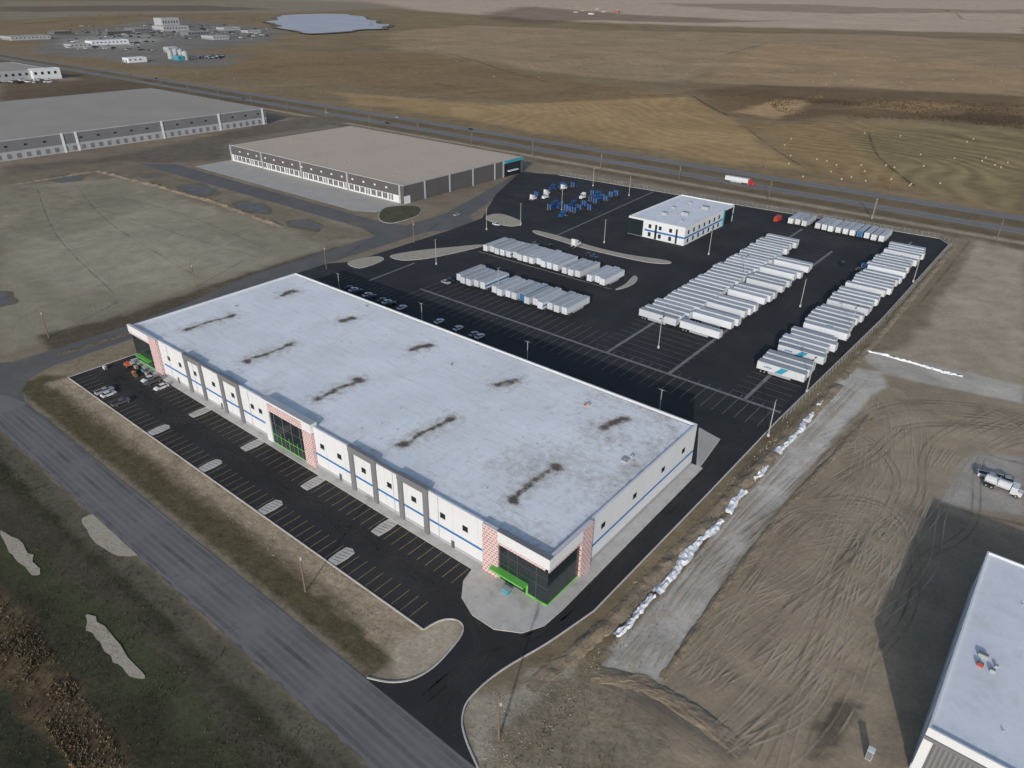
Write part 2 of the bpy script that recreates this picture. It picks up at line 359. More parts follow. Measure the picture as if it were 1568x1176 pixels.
# east site
paint(W((-52,40),(200,40),(200,440),(-49,440)),A(124,110,90),1.5,1.5,10)
paint(PX([(1340,640),(1568,640),(1568,720),(1440,760),(1380,850),(1300,1000),(1150,1100),(1100,1050),(1250,850)]),A(132,117,96),8,8,20,0.6)
paint(PX([(1150,780),(1300,640),(1360,640),(1300,760),(1180,880),(1080,1000)]),A(112,98,78),4,6,12,0.5)
paint(PX([(1345,455),(1480,365),(1568,385),(1568,595),(1440,570),(1310,545)]),A(138,125,105),2,3,14)
paint(PX([(1430,400),(1470,360),(1500,368),(1400,520),(1330,555),(1310,545)]),A(112,99,80),2,3,8,vg=0.2)
paint(W((-58,58),(-40,44),(40,44),(40,64),(-20,64),(-38,78),(-44,110),(-46,200),(-47,420),(-51,420),(-53,150),(-54,96),(-57,80),(-60,66)),A(106,93,71),1,2,5,vg=0.35)
paint(PX([(712,1176),(712,1095),(730,1070),(850,1010),(900,985),(860,1050),(800,1110),(840,1176)]),A(134,125,108),1,2.5,5,vg=0.4)
paint(PX([(740,1176),(770,1110),(850,1050),(920,1030),(1000,1100),(1050,1176)]),A(112,101,82),1.5,2.5,5,vg=0.5)
paint(PX([(1310,540),(1330,535),(1568,590),(1568,618),(1350,572)]),A(146,139,128),1,0.6)
paint(PX([(1300,562),(1350,568),(1358,590),(1330,610),(1240,715),(1130,855),(1010,1045),(985,1030),(925,1022),(940,990),(1030,895),(1110,800),(1200,690),(1262,612)]),A(152,146,136),0.8,0.5)
paint(PX([(1175,650),(1262,606),(1130,765),(1050,860),(940,985),(925,975),(1040,845),(1120,745)]),A(84,73,57),1.0,0.8,5,0.8,vg=0.4)
paint(PX([(915,1030),(985,1045),(1060,1080),(1150,1150),(1120,1160),(1030,1100),(960,1070)]),A(98,91,81),0.8,1,5,0.9)
paint(PX([(1462,735),(1490,690),(1568,700),(1568,790),(1510,780),(1440,770)]),A(134,128,118),1.5,1.5)
paint(PX([(1380,770),(1568,820),(1568,1176),(1350,1176),(1380,1000)]),A(113,101,84),2,3)
paint(PX([(1250,1110),(1290,1070),(1320,1080),(1280,1150),(1240,1165)]),A(90,81,68),1,1.5,0.7)
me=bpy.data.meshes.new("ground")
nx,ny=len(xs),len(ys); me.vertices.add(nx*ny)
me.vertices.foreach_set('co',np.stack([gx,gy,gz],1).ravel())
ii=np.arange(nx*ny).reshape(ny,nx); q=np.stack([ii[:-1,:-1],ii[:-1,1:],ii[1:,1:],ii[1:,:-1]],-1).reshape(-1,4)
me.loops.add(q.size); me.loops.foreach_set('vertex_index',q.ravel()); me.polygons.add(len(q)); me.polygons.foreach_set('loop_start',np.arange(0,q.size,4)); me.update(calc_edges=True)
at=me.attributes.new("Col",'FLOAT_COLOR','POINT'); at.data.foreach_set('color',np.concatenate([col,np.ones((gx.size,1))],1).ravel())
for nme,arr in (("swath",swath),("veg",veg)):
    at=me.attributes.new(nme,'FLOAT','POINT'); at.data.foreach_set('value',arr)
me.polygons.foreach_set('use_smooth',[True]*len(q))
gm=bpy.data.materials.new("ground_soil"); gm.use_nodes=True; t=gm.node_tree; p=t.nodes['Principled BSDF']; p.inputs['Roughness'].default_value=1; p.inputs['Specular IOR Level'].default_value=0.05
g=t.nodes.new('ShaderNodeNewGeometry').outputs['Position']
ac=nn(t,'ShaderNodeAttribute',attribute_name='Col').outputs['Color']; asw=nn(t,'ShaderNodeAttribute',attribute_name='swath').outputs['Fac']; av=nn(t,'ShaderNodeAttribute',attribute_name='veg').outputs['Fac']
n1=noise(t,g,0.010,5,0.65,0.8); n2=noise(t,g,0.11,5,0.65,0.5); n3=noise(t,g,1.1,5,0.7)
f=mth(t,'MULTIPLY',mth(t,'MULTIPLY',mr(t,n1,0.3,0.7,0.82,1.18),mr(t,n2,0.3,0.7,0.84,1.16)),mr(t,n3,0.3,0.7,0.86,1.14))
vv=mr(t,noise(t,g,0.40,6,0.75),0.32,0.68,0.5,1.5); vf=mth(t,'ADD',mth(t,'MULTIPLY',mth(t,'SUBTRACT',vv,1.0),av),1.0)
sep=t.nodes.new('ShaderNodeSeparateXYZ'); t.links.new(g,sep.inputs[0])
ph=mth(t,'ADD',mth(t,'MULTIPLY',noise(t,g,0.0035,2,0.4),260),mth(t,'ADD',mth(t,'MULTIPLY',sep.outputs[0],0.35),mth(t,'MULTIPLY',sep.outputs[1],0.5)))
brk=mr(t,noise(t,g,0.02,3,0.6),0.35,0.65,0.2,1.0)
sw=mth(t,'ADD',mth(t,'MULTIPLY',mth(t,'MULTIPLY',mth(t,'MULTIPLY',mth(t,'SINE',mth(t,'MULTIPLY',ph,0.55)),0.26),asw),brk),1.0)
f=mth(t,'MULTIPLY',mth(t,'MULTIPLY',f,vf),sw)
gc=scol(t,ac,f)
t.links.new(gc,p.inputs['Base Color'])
bn=t.nodes.new('ShaderNodeBump'); bn.inputs['Distance'].default_value=0.24; bn.inputs['Strength'].default_value=0.75
t.links.new(mth(t,'ADD',mth(t,'MULTIPLY',noise(t,g,0.8,5,0.7),mth(t,'ADD',av,0.4)),mth(t,'MULTIPLY',n2,1.0)),bn.inputs['Height']); t.links.new(bn.outputs[0],p.inputs['Normal'])
me.materials.append(gm); link(bpy.data.objects.new("ground",me))

# ---------------------------------------------------------------- water
def wob(p,a,s): return [(x+(float(vn(x,y,s,2))-.5)*a,y+(float(vn(x,y,s,5))-.5)*a) for x,y in p]
mb=MB(); pz=tz(pc[0],pc[1])+2.5; sheet(mb,wob(catm(pond,10,True),70,110),pz,'ice'); mb.obj('pond')
mb=MB(); sheet(mb,wob(offs(ccw(catm(pond,10,True)),-14),70,110),pz-.3,'darksoil'); mb.obj('pond_bank')
for pu in ([(80,273),(100,268),(122,269),(118,276),(95,279)],[(275,285),(300,283),(328,291),(325,298),(298,298)],[(360,312),(385,310),(412,318),(408,326),(380,324)],[(440,340),(465,338),(495,346),(485,352),(460,348)],[(-20,445),(8,450),(22,462),(8,468),(-20,470)],[(222,271),(240,266),(245,271)]):
    pp=catm(PX(pu),8,True)
    mb=MB(); sheet(mb,wob(pp,5,5),0.03,'puddle'); mb.obj('puddle')
    mb=MB(); sheet(mb,wob(offs(ccw(pp),-2.0),6,6),0.015,'darksoil'); mb.obj('wet_soil')

# ---------------------------------------------------------------- roads
mb=MB()
sheet(mb,W((-420,43),(60,43),(60,54.3),(-50,54.3),(-78,54.3),(-238,54),(-246,56),(-253,61),(-257,70),(-257.5,95),(-262,130),(-269,155),(-269.5,260),(-262,272),(-262,292),(-272,298),(-284,330),(-300,375),(-312,410),(-322,410),(-300,340),(-286,292),(-286,262),(-300,257),(-520,257),(-540,240),(-300,243),(-284,238),(-282,160),(-275,135),(-270,100),(-270,62),(-276,56),(-290,54),(-420,54)),0.03,'road2')
mb.obj('access_road')
mb=MB(); sheet(mb,[(x,43.2+.25*math.sin(x*.9)+.2*math.sin(x*2.3)) for x in np.arange(-262,58,1.5)]+W((58,54.1),(-50,54.1),(-238,53.8),(-246,52)),0.045,'road')
mb.obj('front_road')
mb=MB(); random.seed(2)
for y,mm in ((45.3,'wheelpath'),(47.0,'wheelpath'),(50.3,'wheelpath'),(52.0,'wheelpath'),(48.7,'wheeldark'),(44.2,'wheeldark'),(53.2,'wheeldark')):
    ribbon(mb,[(x,y+0.25*math.sin(x*0.05)) for x in np.arange(-236,57,4)],0.9,0.055,mm)
for j in range(22):
    x0=random.uniform(-230,-20); ribbon(mb,[(x0+random.uniform(-.5,.5)+k_*.3,43.6+k_*1.3+random.uniform(-.2,.2)) for k_ in range(random.choice([3,5,8]))],0.08,0.062,'seal')
mb.obj('road_wear')
mb=MB()
for y0,y1 in ((471,483),(501,513)):
    sheet(mb,W((-9000,y0),(4000,y0),(4000,y1),(-9000,y1)),0.06,'hwy')
    for yy in (y0+1.4,y1-1.4): ribbon(mb,[(-2000,yy),(1500,yy)],0.25,0.09,'hwyline')
    for x in range(-700,500,12): ribbon(mb,[(x,(y0+y1)/2),(x+3,(y0+y1)/2)],0.2,0.09,'hwyline')
mb.obj('highway')
mb=MB(); slab(mb,W((-503,262),(-330,262),(-318,268),(-318,290.9),(-503,290.9)),0,0.05,'apron','apron'); mb.obj('loading_apron')
# field tracks
mb=MB(); random.seed(15)
FL=[([(1110,85),(1190,66)],3,'fieldline'),([(590,62),(700,88),(850,128)],3,'fieldline'),([(1180,225),(1350,200),(1568,215)],1.6,'fieldpale'),([(300,100),(600,140),(900,175),(1130,205)],1.8,'fieldpale'),
([(620,18),(900,38),(1200,48),(1568,58)],9,'fieldline'),([(1060,150),(1130,178),(1300,190)],2,'fieldline'),([(850,40),(1050,70),(1300,75)],4,'fieldpale'),([(1240,262),(1180,225),(1120,180),(1050,145)],1.6,'fieldline'),
([(0,40),(200,25),(420,18)],10,'fieldline'),([(1300,250),(1380,240),(1450,262),(1568,270)],1.4,'fieldpale'),([(1330,205),(1345,240),(1400,285)],2,'fieldline'),([(820,110),(1000,118),(1120,90)],3,'fieldpale'),([(640,150),(800,140),(960,150)],2,'fieldline'),([(1200,95),(1400,120),(1568,125)],2.5,'fieldpale'),([(1260,10),(1420,14),(1480,30)],10,'fieldline'),([(700,22),(760,30),(900,28)],7,'fieldpale')]
for j in range(14):
    u=random.uniform(600,1450); v=random.uniform(85,225)
    if v>130+u*.07: v-=60
    FL.append(([(u,v),(u+random.uniform(30,70),v+random.uniform(-6,12)),(u+random.uniform(90,150),v+random.uniform(-8,18))],random.uniform(1,2),random.choice(['fieldline','fieldpale'])))
for l,wd,mm in FL: ribbon(mb,densify(catm(PX(l),6),12),wd,lambda x,y:tz(x,y)+.35,mm)
mb.obj('field_tracks')

lot=W((-244,69.6),(-78,69.6),(-77.2,73),(-75.4,75.2),(-73,75.5),(-71.2,73.5),(-70.3,69),(-70,64),(-71.2,59.5),(-74,56.4),(-78,54.2),(-50,54.2),(-55.5,57.2),(-58.6,60),(-60,64),(-59.4,72),(-56.5,83),(-54,96),(-53.3,150),(-53,197),(-50,300),(-50,424),(-56,432),(-294,415),(-320,405),(-292,345),(-264,300),(-262,272),(-262,205),(-269,195),(-269,176),(-246,172),(-244,158))
mb=MB(); sheet(mb,lot,0.05,'asph'); mb.obj('parking_lot')
mb=MB(); random.seed(14)
for j in range(40):
    if j<10: pp=[(x,78.8+random.uniform(-2,2)+.4*math.sin(x*.03+j)) for x in np.arange(-238,-74,8)]
    elif j<18: o=random.uniform(-3,3); pp=catm(W((-75,79+o*.6),(-66+o*.4,73),(-65+o*.5,64),(-62+o,55)),8)
    elif j<24: o=random.uniform(-2,2); pp=catm(W((-65+o*.3,58),(-64+o*.4,68),(-60,80+o),(-57+o*.4,95),(-56.5+o*.5,150),(-57+o,190)),8)
    elif j<32: y=random.uniform(190,198) if j%2 else random.uniform(160,185); pp=[(x,y+1.5*math.sin(x*.04+j)) for x in np.arange(-235,-60,8)]
    else: x=random.choice([-82,-137])+random.uniform(-6,6); pp=[(x+1.2*math.sin(y*.05+j),y) for y in np.arange(203,400,8)]
    ribbon(mb,pp,.5,.054+.0005*j,'skid'); ribbon(mb,offs(pp,1.8,False),.5,.0542+.0005*j,'skid')
mb.obj('asphalt_tire_marks')
kb=MB()
kerb(kb,W((-244.2,158),(-244.2,69.4),(-78,69.4)),0.3,0,0.2)
kerb(kb,catm(W((-78,69.4),(-77.2,73),(-75.4,75.2),(-73,75.5),(-71.2,73.5),(-70.3,69),(-70,64),(-71.2,59.5),(-74,56.4),(-78,54.4)),4),0.3,0,0.2)
kerb(kb,catm(W((-50,54.4),(-55.5,57.2),(-58.6,60),(-60,64),(-59.4,72),(-56.5,83),(-54,96)),4)+W((-53.3,150),(-53,197),(-50,300),(-50,424),(-56,432),(-294,415)),0.3,0,0.2)
kb.obj('kerb')
mb=MB()
slab(mb,W((-241,88.6),(-82,88.6),(-81,84.6),(-78,80.8),(-73,78.6),(-67,78.6),(-62,81.5),(-59.6,86),(-59.2,92),(-59.4,158),(-62.7,158),(-62.7,91),(-241,91)),0.05,0.2,'conc','conc')
mb.obj('sidewalk')
mb=MB(); slab(mb,PX([(1070,655),(1103,673),(1072,716),(1066,716)]),0.05,0.16,'apron','conc'); mb.obj('dock_pad')
mb=MB()
for xi in (-190.8,-163.1,-135.4,-107.8):
    for y0,y1 in ((82.6,88.5),(69.8,75.2)):
        slab(mb,catm(W((xi-1.5,y0+.6),(xi-1,y0),(xi+1,y0),(xi+1.5,y0+.6),(xi+1.5,y1),(xi-1.5,y1)),2,True),0.05,0.1,'conc','conc')
        for j in range(5): ribbon(mb,[(xi-1.2,y0+0.8+j*1.0),(xi+1.2,y0+1.4+j*1.0)],0.22,0.112,'pad')
mb.obj('painted_island')
mb=MB()
x=-240.0
while x<-80.5:
    if min(abs(x-a) for a in (-190.8,-163.1,-135.4,-107.8))>1.3:
        ribbon(mb,[(x,69.9),(x,75.3)],0.12,0.085,'yellow')
        if x>-232: ribbon(mb,[(x,82.6),(x,88.4)],0.12,0.085,'yellow')
    x+=2.76
mb.obj('parking_markings')
mb=MB()
ribbon(mb,[(-213,201),(-54,201)],1.2,0.09,'pad')
for xx,y1 in ((-118,400),(-93,372),(-66,415)): ribbon(mb,[(xx,201.7),(xx,y1)],1.2,0.087,'pad')
x=-212
while x<-56: ribbon(mb,[(x,188.5),(x,200.3)],0.12,0.085,'linew'); ribbon(mb,[(x,201.7),(x,216 if x<-125 else 204)],0.12,0.085,'linew'); x+=3.7
for a,b in ((-125,-91),(-72,-55)):
    y=205
    while y<410: ribbon(mb,[(a,y),(b,y)],0.11,0.093,'linew'); y+=4.1
ribbon(mb,[(-227,255),(-150,255)],1.0,0.085,'pad')
ribbon(mb,PX([(565,430),(635,403)]),1.0,0.085,'pad'); ribbon(mb,PX([(850,362),(1000,294)]),0.9,0.085,'pad')
x=-262
while x<-215: ribbon(mb,[(x,186),(x,192)],0.11,0.085,'linew'); x+=3
for x in np.arange(-290,-215,5.0):
    for y in (350,372,394): ribbon(mb,[(x,y),(x,y+9)],0.11,0.085,'linew')
mb.obj('yard_markings')
def island(px,name='gravel_island',top='gravel'):
    m_=MB(); slab(m_,catm(PX(px),4,True),0.04,0.2,top,'conc',0.3); return m_.obj(name)
island([(532,404),(548,397),(578,393),(588,397),(576,404),(550,411)])
island([(600,391),(640,384),(700,378),(736,375),(737,378),(700,387),(655,396),(620,399),(602,396)])
island([(748,330),(768,328),(796,338),(796,345),(775,346),(746,337)])
island([(818,353),(850,360),(905,377),(960,390),(1020,399),(1024,404),(985,401),(900,382),(850,367),(820,358)])
island([(942,444),(958,435),(970,423),(976,426),(973,433),(960,440)])
island([(590,318),(640,316),(640,330),(600,342),(580,335)],'grass_island','olive')
# berms
mb=MB()
berm(mb,W((-46,232),(-47,200),(-48,160),(-49,120),(-49.5,98),(-51,84),(-53,72)),4,0.7,'dirt',2)
berm(mb,W((-47.5,420),(-46.5,300),(-46.5,236)),3,0.5,'dirt',3)
mb.obj('dirt_berm')
mb=MB(); berm(mb,PX([(905,1030),(985,1045),(1060,1090),(1140,1150)]),4,0.28,'dirt',8); berm(mb,PX([(1015,1040),(1110,900),(1200,780),(1330,640)]),1.8,0.35,'dirt',9); mb.obj('soil_windrow')
mb=MB(); berm(mb,PX([(15,284),(150,262),(240,285),(330,310),(440,350)]),5,0.8,'dirt',11); berm(mb,PX([(85,545),(205,508),(330,460)]),3,0.4,'darksoil',12); mb.obj('soil_bank')
for pp in ([(132,945),(150,950),(216,1030),(205,1038),(180,1020),(140,970)],[(0,812),(40,840),(60,875),(45,878),(20,850)],[(125,795),(175,790),(225,840),(170,848)]):
    mb=MB(); sheet(mb,wob(catm(PX(pp),6,True),1.2,1.5),.02,'gravel'); mb.obj('gravel_patch')
def inpoly(x,y,p):
    r=False
    for i in range(len(p)):
        a=p[i];b=p[i-1]
        if (a[1]>y)!=(b[1]>y) and x<(b[0]-a[0])*(y-a[1])/(b[1]-a[1])+a[0]: r=not r
    return r
def rubble(name,poly,n,r=(.06,.16),mats=('rub1','rub2','rub2'),clump=5):
    xs_=[p[0] for p in poly]; ys_=[p[1] for p in poly]; m_=MB(); c=0; tr=0
    while c<n and tr<n*15:
        tr+=1; x=random.uniform(min(xs_),max(xs_)); y=random.uniform(min(ys_),max(ys_))
        if float(fbm(x,y,clump,9))<random.uniform(.3,.75) or not inpoly(x,y,poly): continue
        c+=1; s=random.uniform(*r)*random.choice([.6,.8,1,1.3]); L=[(x+math.cos(a+c)*s*random.uniform(.6,1.2),y+math.sin(a+c)*s*random.uniform(.6,1.2)) for a in (0,1.3,2.6,3.9,5.2)]
        m_.loft([[(a,b,-.05) for a,b in L],[(x+(a-x)*.6,y+(b-y)*.6,s*random.uniform(.3,.6)) for a,b in L]],random.choice(mats))
    m_.obj(name)
random.seed(8)
rubble('verge_soil_clods',W((-244,63),(-84,62.5),(-84,69),(-244,69)),2600)
rubble('entrance_soil_clods',PX([(716,1176),(716,1095),(735,1070),(850,1010),(905,980),(935,1000),(900,1070),(840,1130),(860,1176)]),900)
rubble('ditch_soil_clods',W((-52,96),(-46,96),(-45,230),(-50,230)),1500,(.08,.25))
def tarp(name,path,wd,seed):
    random.seed(seed); pts=densify(path,.8); m_=MB(); k=m_.mi('tarp'); K=5; n=len(pts)
    ww=[wd*(0.35+1.1*float(vn(i*1.0,0,3,seed))) for i in range(n)]; sh=[(float(vn(i*1.0,5,6,seed))-.5)*1.4 for i in range(n)]
    for c in range(K):
        for j,(x,y) in enumerate(pts):
            a=pts[max(0,j-1)]; b=pts[min(n-1,j+1)]; tx,ty=b[0]-a[0],b[1]-a[1]; L=math.hypot(tx,ty); o=(c/(K-1)-0.5)*ww[j]+sh[j]
            m_.v.append((x-ty/L*o+random.uniform(-.2,.2),y+tx/L*o+random.uniform(-.2,.2),(0.03 if c in(0,K-1) else random.uniform(.15,.75))))
    for c in range(K-1):
        for j in range(n-1): m_.f.append((c*n+j,c*n+j+1,(c+1)*n+j+1,(c+1)*n+j)); m_.m.append(k)
    m_.obj(name)
tarp('erosion_sheeting',PX([(938,972),(970,946),(1000,912)]),2.3,1)
tarp('erosion_sheeting',PX([(1002,908),(1050,855),(1103,797)]),2.0,2)
tarp('erosion_sheeting',PX([(1112,786),(1140,752)]),2.2,3)
tarp('erosion_sheeting',PX([(1152,736),(1174,713)]),1.8,4)
tarp('erosion_sheeting',PX([(1190,695),(1225,655),(1264,612)]),2.0,5)
tarp('erosion_sheeting',PX([(1328,538),(1380,552),(1474,577)]),1.0,6)
# tracks on the east site
mb=MB(); random.seed(4)
T=[[(1010,1040),(1100,900),(1200,830),(1290,800),(1350,740),(1380,650),(1360,610)],[(1040,1050),(1150,960),(1260,880),(1330,790),(1350,720),(1330,670),(1280,690)],
[(1100,1120),(1200,1020),(1290,930),(1380,850),(1430,780),(1470,690),(1568,640)],[(1080,880),(1180,790),(1300,690),(1380,640),(1500,640),(1568,655)],
[(1150,1170),(1240,1060),(1330,900),(1330,800),(1240,790),(1160,850)]]
for ti,tr in enumerate(T):
    for j in range(7):
        pp=[(x+random.uniform(-3,3),y+random.uniform(-3,3)) for x,y in PX(tr)]
        pp=offs(catm(pp,10),(j-3)*2.1,False); mm='track' if random.random()<.75 else 'trackd'
        for o in (-0.9,0.9): ribbon(mb,offs(pp,o,False),0.42,0.02+0.004*(j+ti*6)+0.002*(o>0),mm)
for j in range(4):
    pp=catm([(x+random.uniform(-1.2,1.2),y+random.uniform(-1.2,1.2)) for x,y in PX([(960,1020),(1060,880),(1180,730),(1320,580)])],8)
    for o in (-0.9,0.9): ribbon(mb,offs(pp,o,False),0.5,0.19+0.004*j+0.002*(o>0),'track')
for j in range(5):
    pp=offs(catm(PX([(915,1035),(990,1070),(1060,1120),(1120,1176)]),8),(j-2)*1.2,False); ribbon(mb,pp,.4,.22+.004*j,'trackd')
for tr in ([(30,470),(200,420),(350,350),(420,330)],[(0,330),(150,300),(280,330),(400,380)],[(0,400),(60,410),(170,470)],[(100,300),(250,350),(420,400)],[(150,480),(280,420),(330,360),(200,300)],[(60,290),(90,360),(180,450)],[(120,285),(170,340),(300,420)],[(0,375),(50,400),(130,445),(150,480)]):
    pp=catm(PX(tr),8)
    for o in (-1,1): ribbon(mb,offs(pp,o,False),0.6,0.03+random.uniform(0,.01),random.choice(['track','track','trackd']))
mb.obj('tire_tracks')
mb=MB()
for tr in ([(1480,690),(1568,712)],[(1440,775),(1568,805)],[(1290,1075),(1260,1150)],[(1405,470),(1485,370)]):
    pp=catm(PX(tr),8); ribbon(mb,pp,1.2,0.16,'trackd')
mb.obj('ruts')

# ---------------------------------------------------------------- main warehouse
bx0,bx1,by0,by1,bh=-239,-62.8,91.0,157.7,13.0
E=empty('warehouse',(bx0,by0,0))
mb=MB()
mb.box(bx0,bx1,by0,by0+.4,0.05,bh,'white'); mb.box(bx0,bx1,by1-.4,by1,0.05,bh,'white')
mb.box(bx0,bx0+.4,by0+.4,by1-.4,0.05,bh,'white'); mb.box(bx1-.4,bx1,by0+.4,by1-.4,0.05,bh,'white')
mb.obj('walls',E)
rx=np.arange(bx0+.4,bx1-.39,0.6); ry=np.arange(by0+.4,by1-.39,0.6); RX,RY=np.meshgrid(rx,ry); zr=12.55
st=np.zeros(RX.shape)
def seg(a,b,wd,amp):
    global st
    e=(b[0]-a[0],b[1]-a[1]); L=e[0]**2+e[1]**2+1e-6; wob_=(fbm(RX,RY,4,21)-.5)*2.4
    tt=np.clip(((RX-a[0])*e[0]+(RY-a[1])*e[1])/L,0,1)
    d=np.abs(np.hypot(RX-a[0]-tt*e[0]+wob_,RY-a[1]-tt*e[1]+wob_*.6)); st=np.maximum(st,amp*np.exp(-(d/wd)**2))
for a,b in (((287,504),(353,484)),((378,553),(444,528)),((486,610),(549,582)),((617,680),(690,641)),((782,765),(851,715))):
    A0,B0=G(*a,zr),G(*b,zr); seg(A0,B0,1.3,1.0); seg(A0,B0,5.2,0.52); seg(A0,A0,2.2,1.15); seg(B0,B0,2.4,1.15)
for a,b in (((432,452),(450,446)),((526,491),(540,487)),((635,535),(655,529)),((763,590),(790,583)),((921,655),(955,642))):
    A0,B0=G(*a,zr),G(*b,zr); seg(A0,B0,2.1,1.08); seg(A0,B0,5.5,0.5)
st=np.maximum(st,0.50*sstep(-140,-70,RX)*fbm(RX,RY,9,4)*1.3); st=np.maximum(st,0.46*(1-sstep(94,103,RY))*fbm(RX,RY,5,9)*1.3); st=np.maximum(st,0.42*sstep(-69,-63,RX))
rm=bpy.data.meshes.new('roof'); nx,ny=len(rx),len(ry)
rm.from_pydata([(float(a)-bx0,float(b)-by0,zr) for a,b in zip(RX.ravel(),RY.ravel())],[],[(j*nx+i,j*nx+i+1,(j+1)*nx+i+1,(j+1)*nx+i) for j in range(ny-1) for i in range(nx-1)])
at=rm.attributes.new('stain','FLOAT','POINT'); at.data.foreach_set('value',st.ravel())
m=bpy.data.materials.new('roof_membrane'); m.use_nodes=True; t=m.node_tree; p=t.nodes['Principled BSDF']; p.inputs['Roughness'].default_value=0.7
g=t.nodes.new('ShaderNodeNewGeometry').outputs['Position']; sa=nn(t,'ShaderNodeAttribute',attribute_name='stain').outputs['Fac']
sep=t.nodes.new('ShaderNodeSeparateXYZ'); t.links.new(g,sep.inputs[0])
c=scol(t,(0.75,0.765,0.79),mth(t,'ADD',mr(t,noise(t,g,0.06,5,0.6),0.3,0.7,-0.10,0.06),mr(t,noise(t,g,0.8,4,0.7),0.3,0.7,0.95,1.03)))
seam=mth(t,'GREATER_THAN',mth(t,'SINE',mth(t,'MULTIPLY',sep.outputs[1],2*math.pi/3.05)),0.985)
c=mixc(t,mth(t,'MULTIPLY',seam,0.16),c,(0.28,0.27,0.27))
mp=t.nodes.new('ShaderNodeMapping'); mp.inputs['Scale'].default_value=(0.12,1.1,1); t.links.new(g,mp.inputs[0])
c=mixc(t,mr(t,noise(t,mp.outputs[0],1.0,5,0.75),0.54,0.74,0,0.5),c,(0.42,0.385,0.34))
mp=t.nodes.new('ShaderNodeMapping'); mp.inputs['Scale'].default_value=(1.0,0.14,1); t.links.new(g,mp.inputs[0])
c=mixc(t,mr(t,noise(t,mp.outputs[0],1.0,4,0.75),0.57,0.74,0,0.4),c,(0.42,0.385,0.34))
c=mixc(t,mr(t,noise(t,g,0.05,6,0.75),0.55,0.72,0,0.35),c,(0.47,0.44,0.41))
sn=mth(t,'ADD',sa,mr(t,noise(t,g,0.5,6,0.8),0.25,0.75,-0.45,0.45))
c=mixc(t,mr(t,sn,0.25,0.65,0,0.62),c,(0.37,0.32,0.255)); c=mixc(t,mr(t,sn,0.60,0.98,0,.96),c,(0.085,0.06,0.042))
t.links.new(c,p.inputs['Base Color']); rm.materials.append(m); ro=link(bpy.data.objects.new('roof',rm)); ro.parent=E
mb=MB()
for a in ((bx0-.06,bx1+.06,by0-.06,by0+.46),(bx0-.06,bx1+.06,by1-.46,by1+.06)): mb.box(*a,bh,bh+.12,'white')
for a in ((bx0-.06,bx0+.46,by0+.46,by1-.46),(bx1-.46,bx1+.06,by0+.46,by1-.46)): mb.box(*a,bh,bh+.12,'white')
mb.obj('parapet_cap',E)
mb=MB(); y=by0
mb.box(-220,-161,y-.05,y+.02,4.4,5.0,'blue'); mb.box(-140,-80.5,y-.05,y+.02,4.4,5.0,'blue')
mb.box(bx1-.02,bx1+.05,106,by1,4.4,5.0,'blue'); mb.obj('blue_stripe',E)
mb=MB(); mb.box(-220,-161,y-.03,y+.02,0.05,1.1,'lgrey'); mb.box(-140,-80.5,y-.03,y+.02,0.05,1.1,'lgrey'); mb.box(bx1-.02,bx1+.03,106,by1,0.05,1.1,'lgrey'); mb.obj('plinth',E)
mb=MB()
for x in (-216,-209,-200,-189.5,-179,-169,-165,-137,-130,-120.5,-111,-102.5,-93,-86):
    mb.box(x-.8,x+.8,y-.07,y+.02,7.4,8.8,'glass'); mb.box(x-.9,x+.9,y-.12,y+.02,7.28,7.4,'lgrey')
for yy in (112,126,140,151): mb.box(bx1-.02,bx1+.07,yy-.8,yy+.8,7.4,8.8,'glass')
mb.obj('windows',E)
mb=MB()
for x in np.arange(-219,-82,7.6):
    if -162<x<-139: continue
    mb.box(x-.02,x+.02,y-.02,y+.02,1.1,bh,'lgrey')
for yy in np.arange(108,156,7.6): mb.box(bx1-.02,bx1+.02,yy-.02,yy+.02,1.1,bh,'lgrey')
for x in (-212.5,-187,-130.5,-90): mb.box(x-.5,x+.5,y-.08,y+.02,.1,2.3,'dgrey')
for x in np.arange(-216,-82,15.2):
    if not -163<x<-138: mb.box(x-.06,x+.06,y-.1,y-.005,.3,bh-.3,'lgrey')
mb.obj('panel_joints_and_doors',E)
mb=MB()
for a,b in ((-205,-195),(-185,-174.5),(-125.5,-115.5),(-107.5,-97.5)):
    mb.box(a,a+1.5,y-.5,y-.003,0.2,12.0,'grey'); mb.box(b-1.5,b,y-.5,y-.003,0.2,12.0,'grey'); mb.box(a-.1,b+.1,y-.55,y+.7,12.0,13.7,'grey')
mb.box(-162,-140,y-.9,y+1.2,11.2,14.0,'white','lgrey'); mb.box(-162,-159.5,y-.85,y-.003,.2,11.2,'white')
mb.box(-195,-185,y-.3,y+.5,12.9,13.35,'grey'); mb.box(-115.5,-107.5,y-.3,y+.5,12.9,13.35,'grey')
mb.obj('accent_frames',E)
mb=MB()
mb.box(-144,-140,y-1.0,y-.003,.2,11.2,'pink'); mb.box(-159.5,-144,y-1.0,y-.9-.003,11.0,13.4,'pink')
mb.box(-80,-75.6,y-1.0,y-.003,.2,13.6,'pink'); mb.box(-75.6,bx1+.7,y-1.0,y-.003,10.2,13.6,'pink')
mb.box(-75.6,bx1+1,y-1.05,y-1.003,10.9,13.7,'white'); mb.box(bx1+.003,bx1+1.0,y-1.0,102,10.2,13.6,'pink'); mb.box(bx1+.003,bx1+1.0,102,106,.2,13.6,'pink')
mb.box(bx1+1.003,bx1+1.05,y-1.0,102,10.9,13.7,'white'); mb.box(-76,bx1+.9,y-.9,y+.4,13.6,13.7,'grey')
mb.box(-226,-221,y-.9,y-.003,.2,13.5,'pink'); mb.box(bx0-.7,-226,y-.9,y-.003,10.4,13.5,'pink'); mb.box(bx0-.75,-226,y-.95,y-.903,11,13.6,'white')
mb.obj('feature_cladding',E)
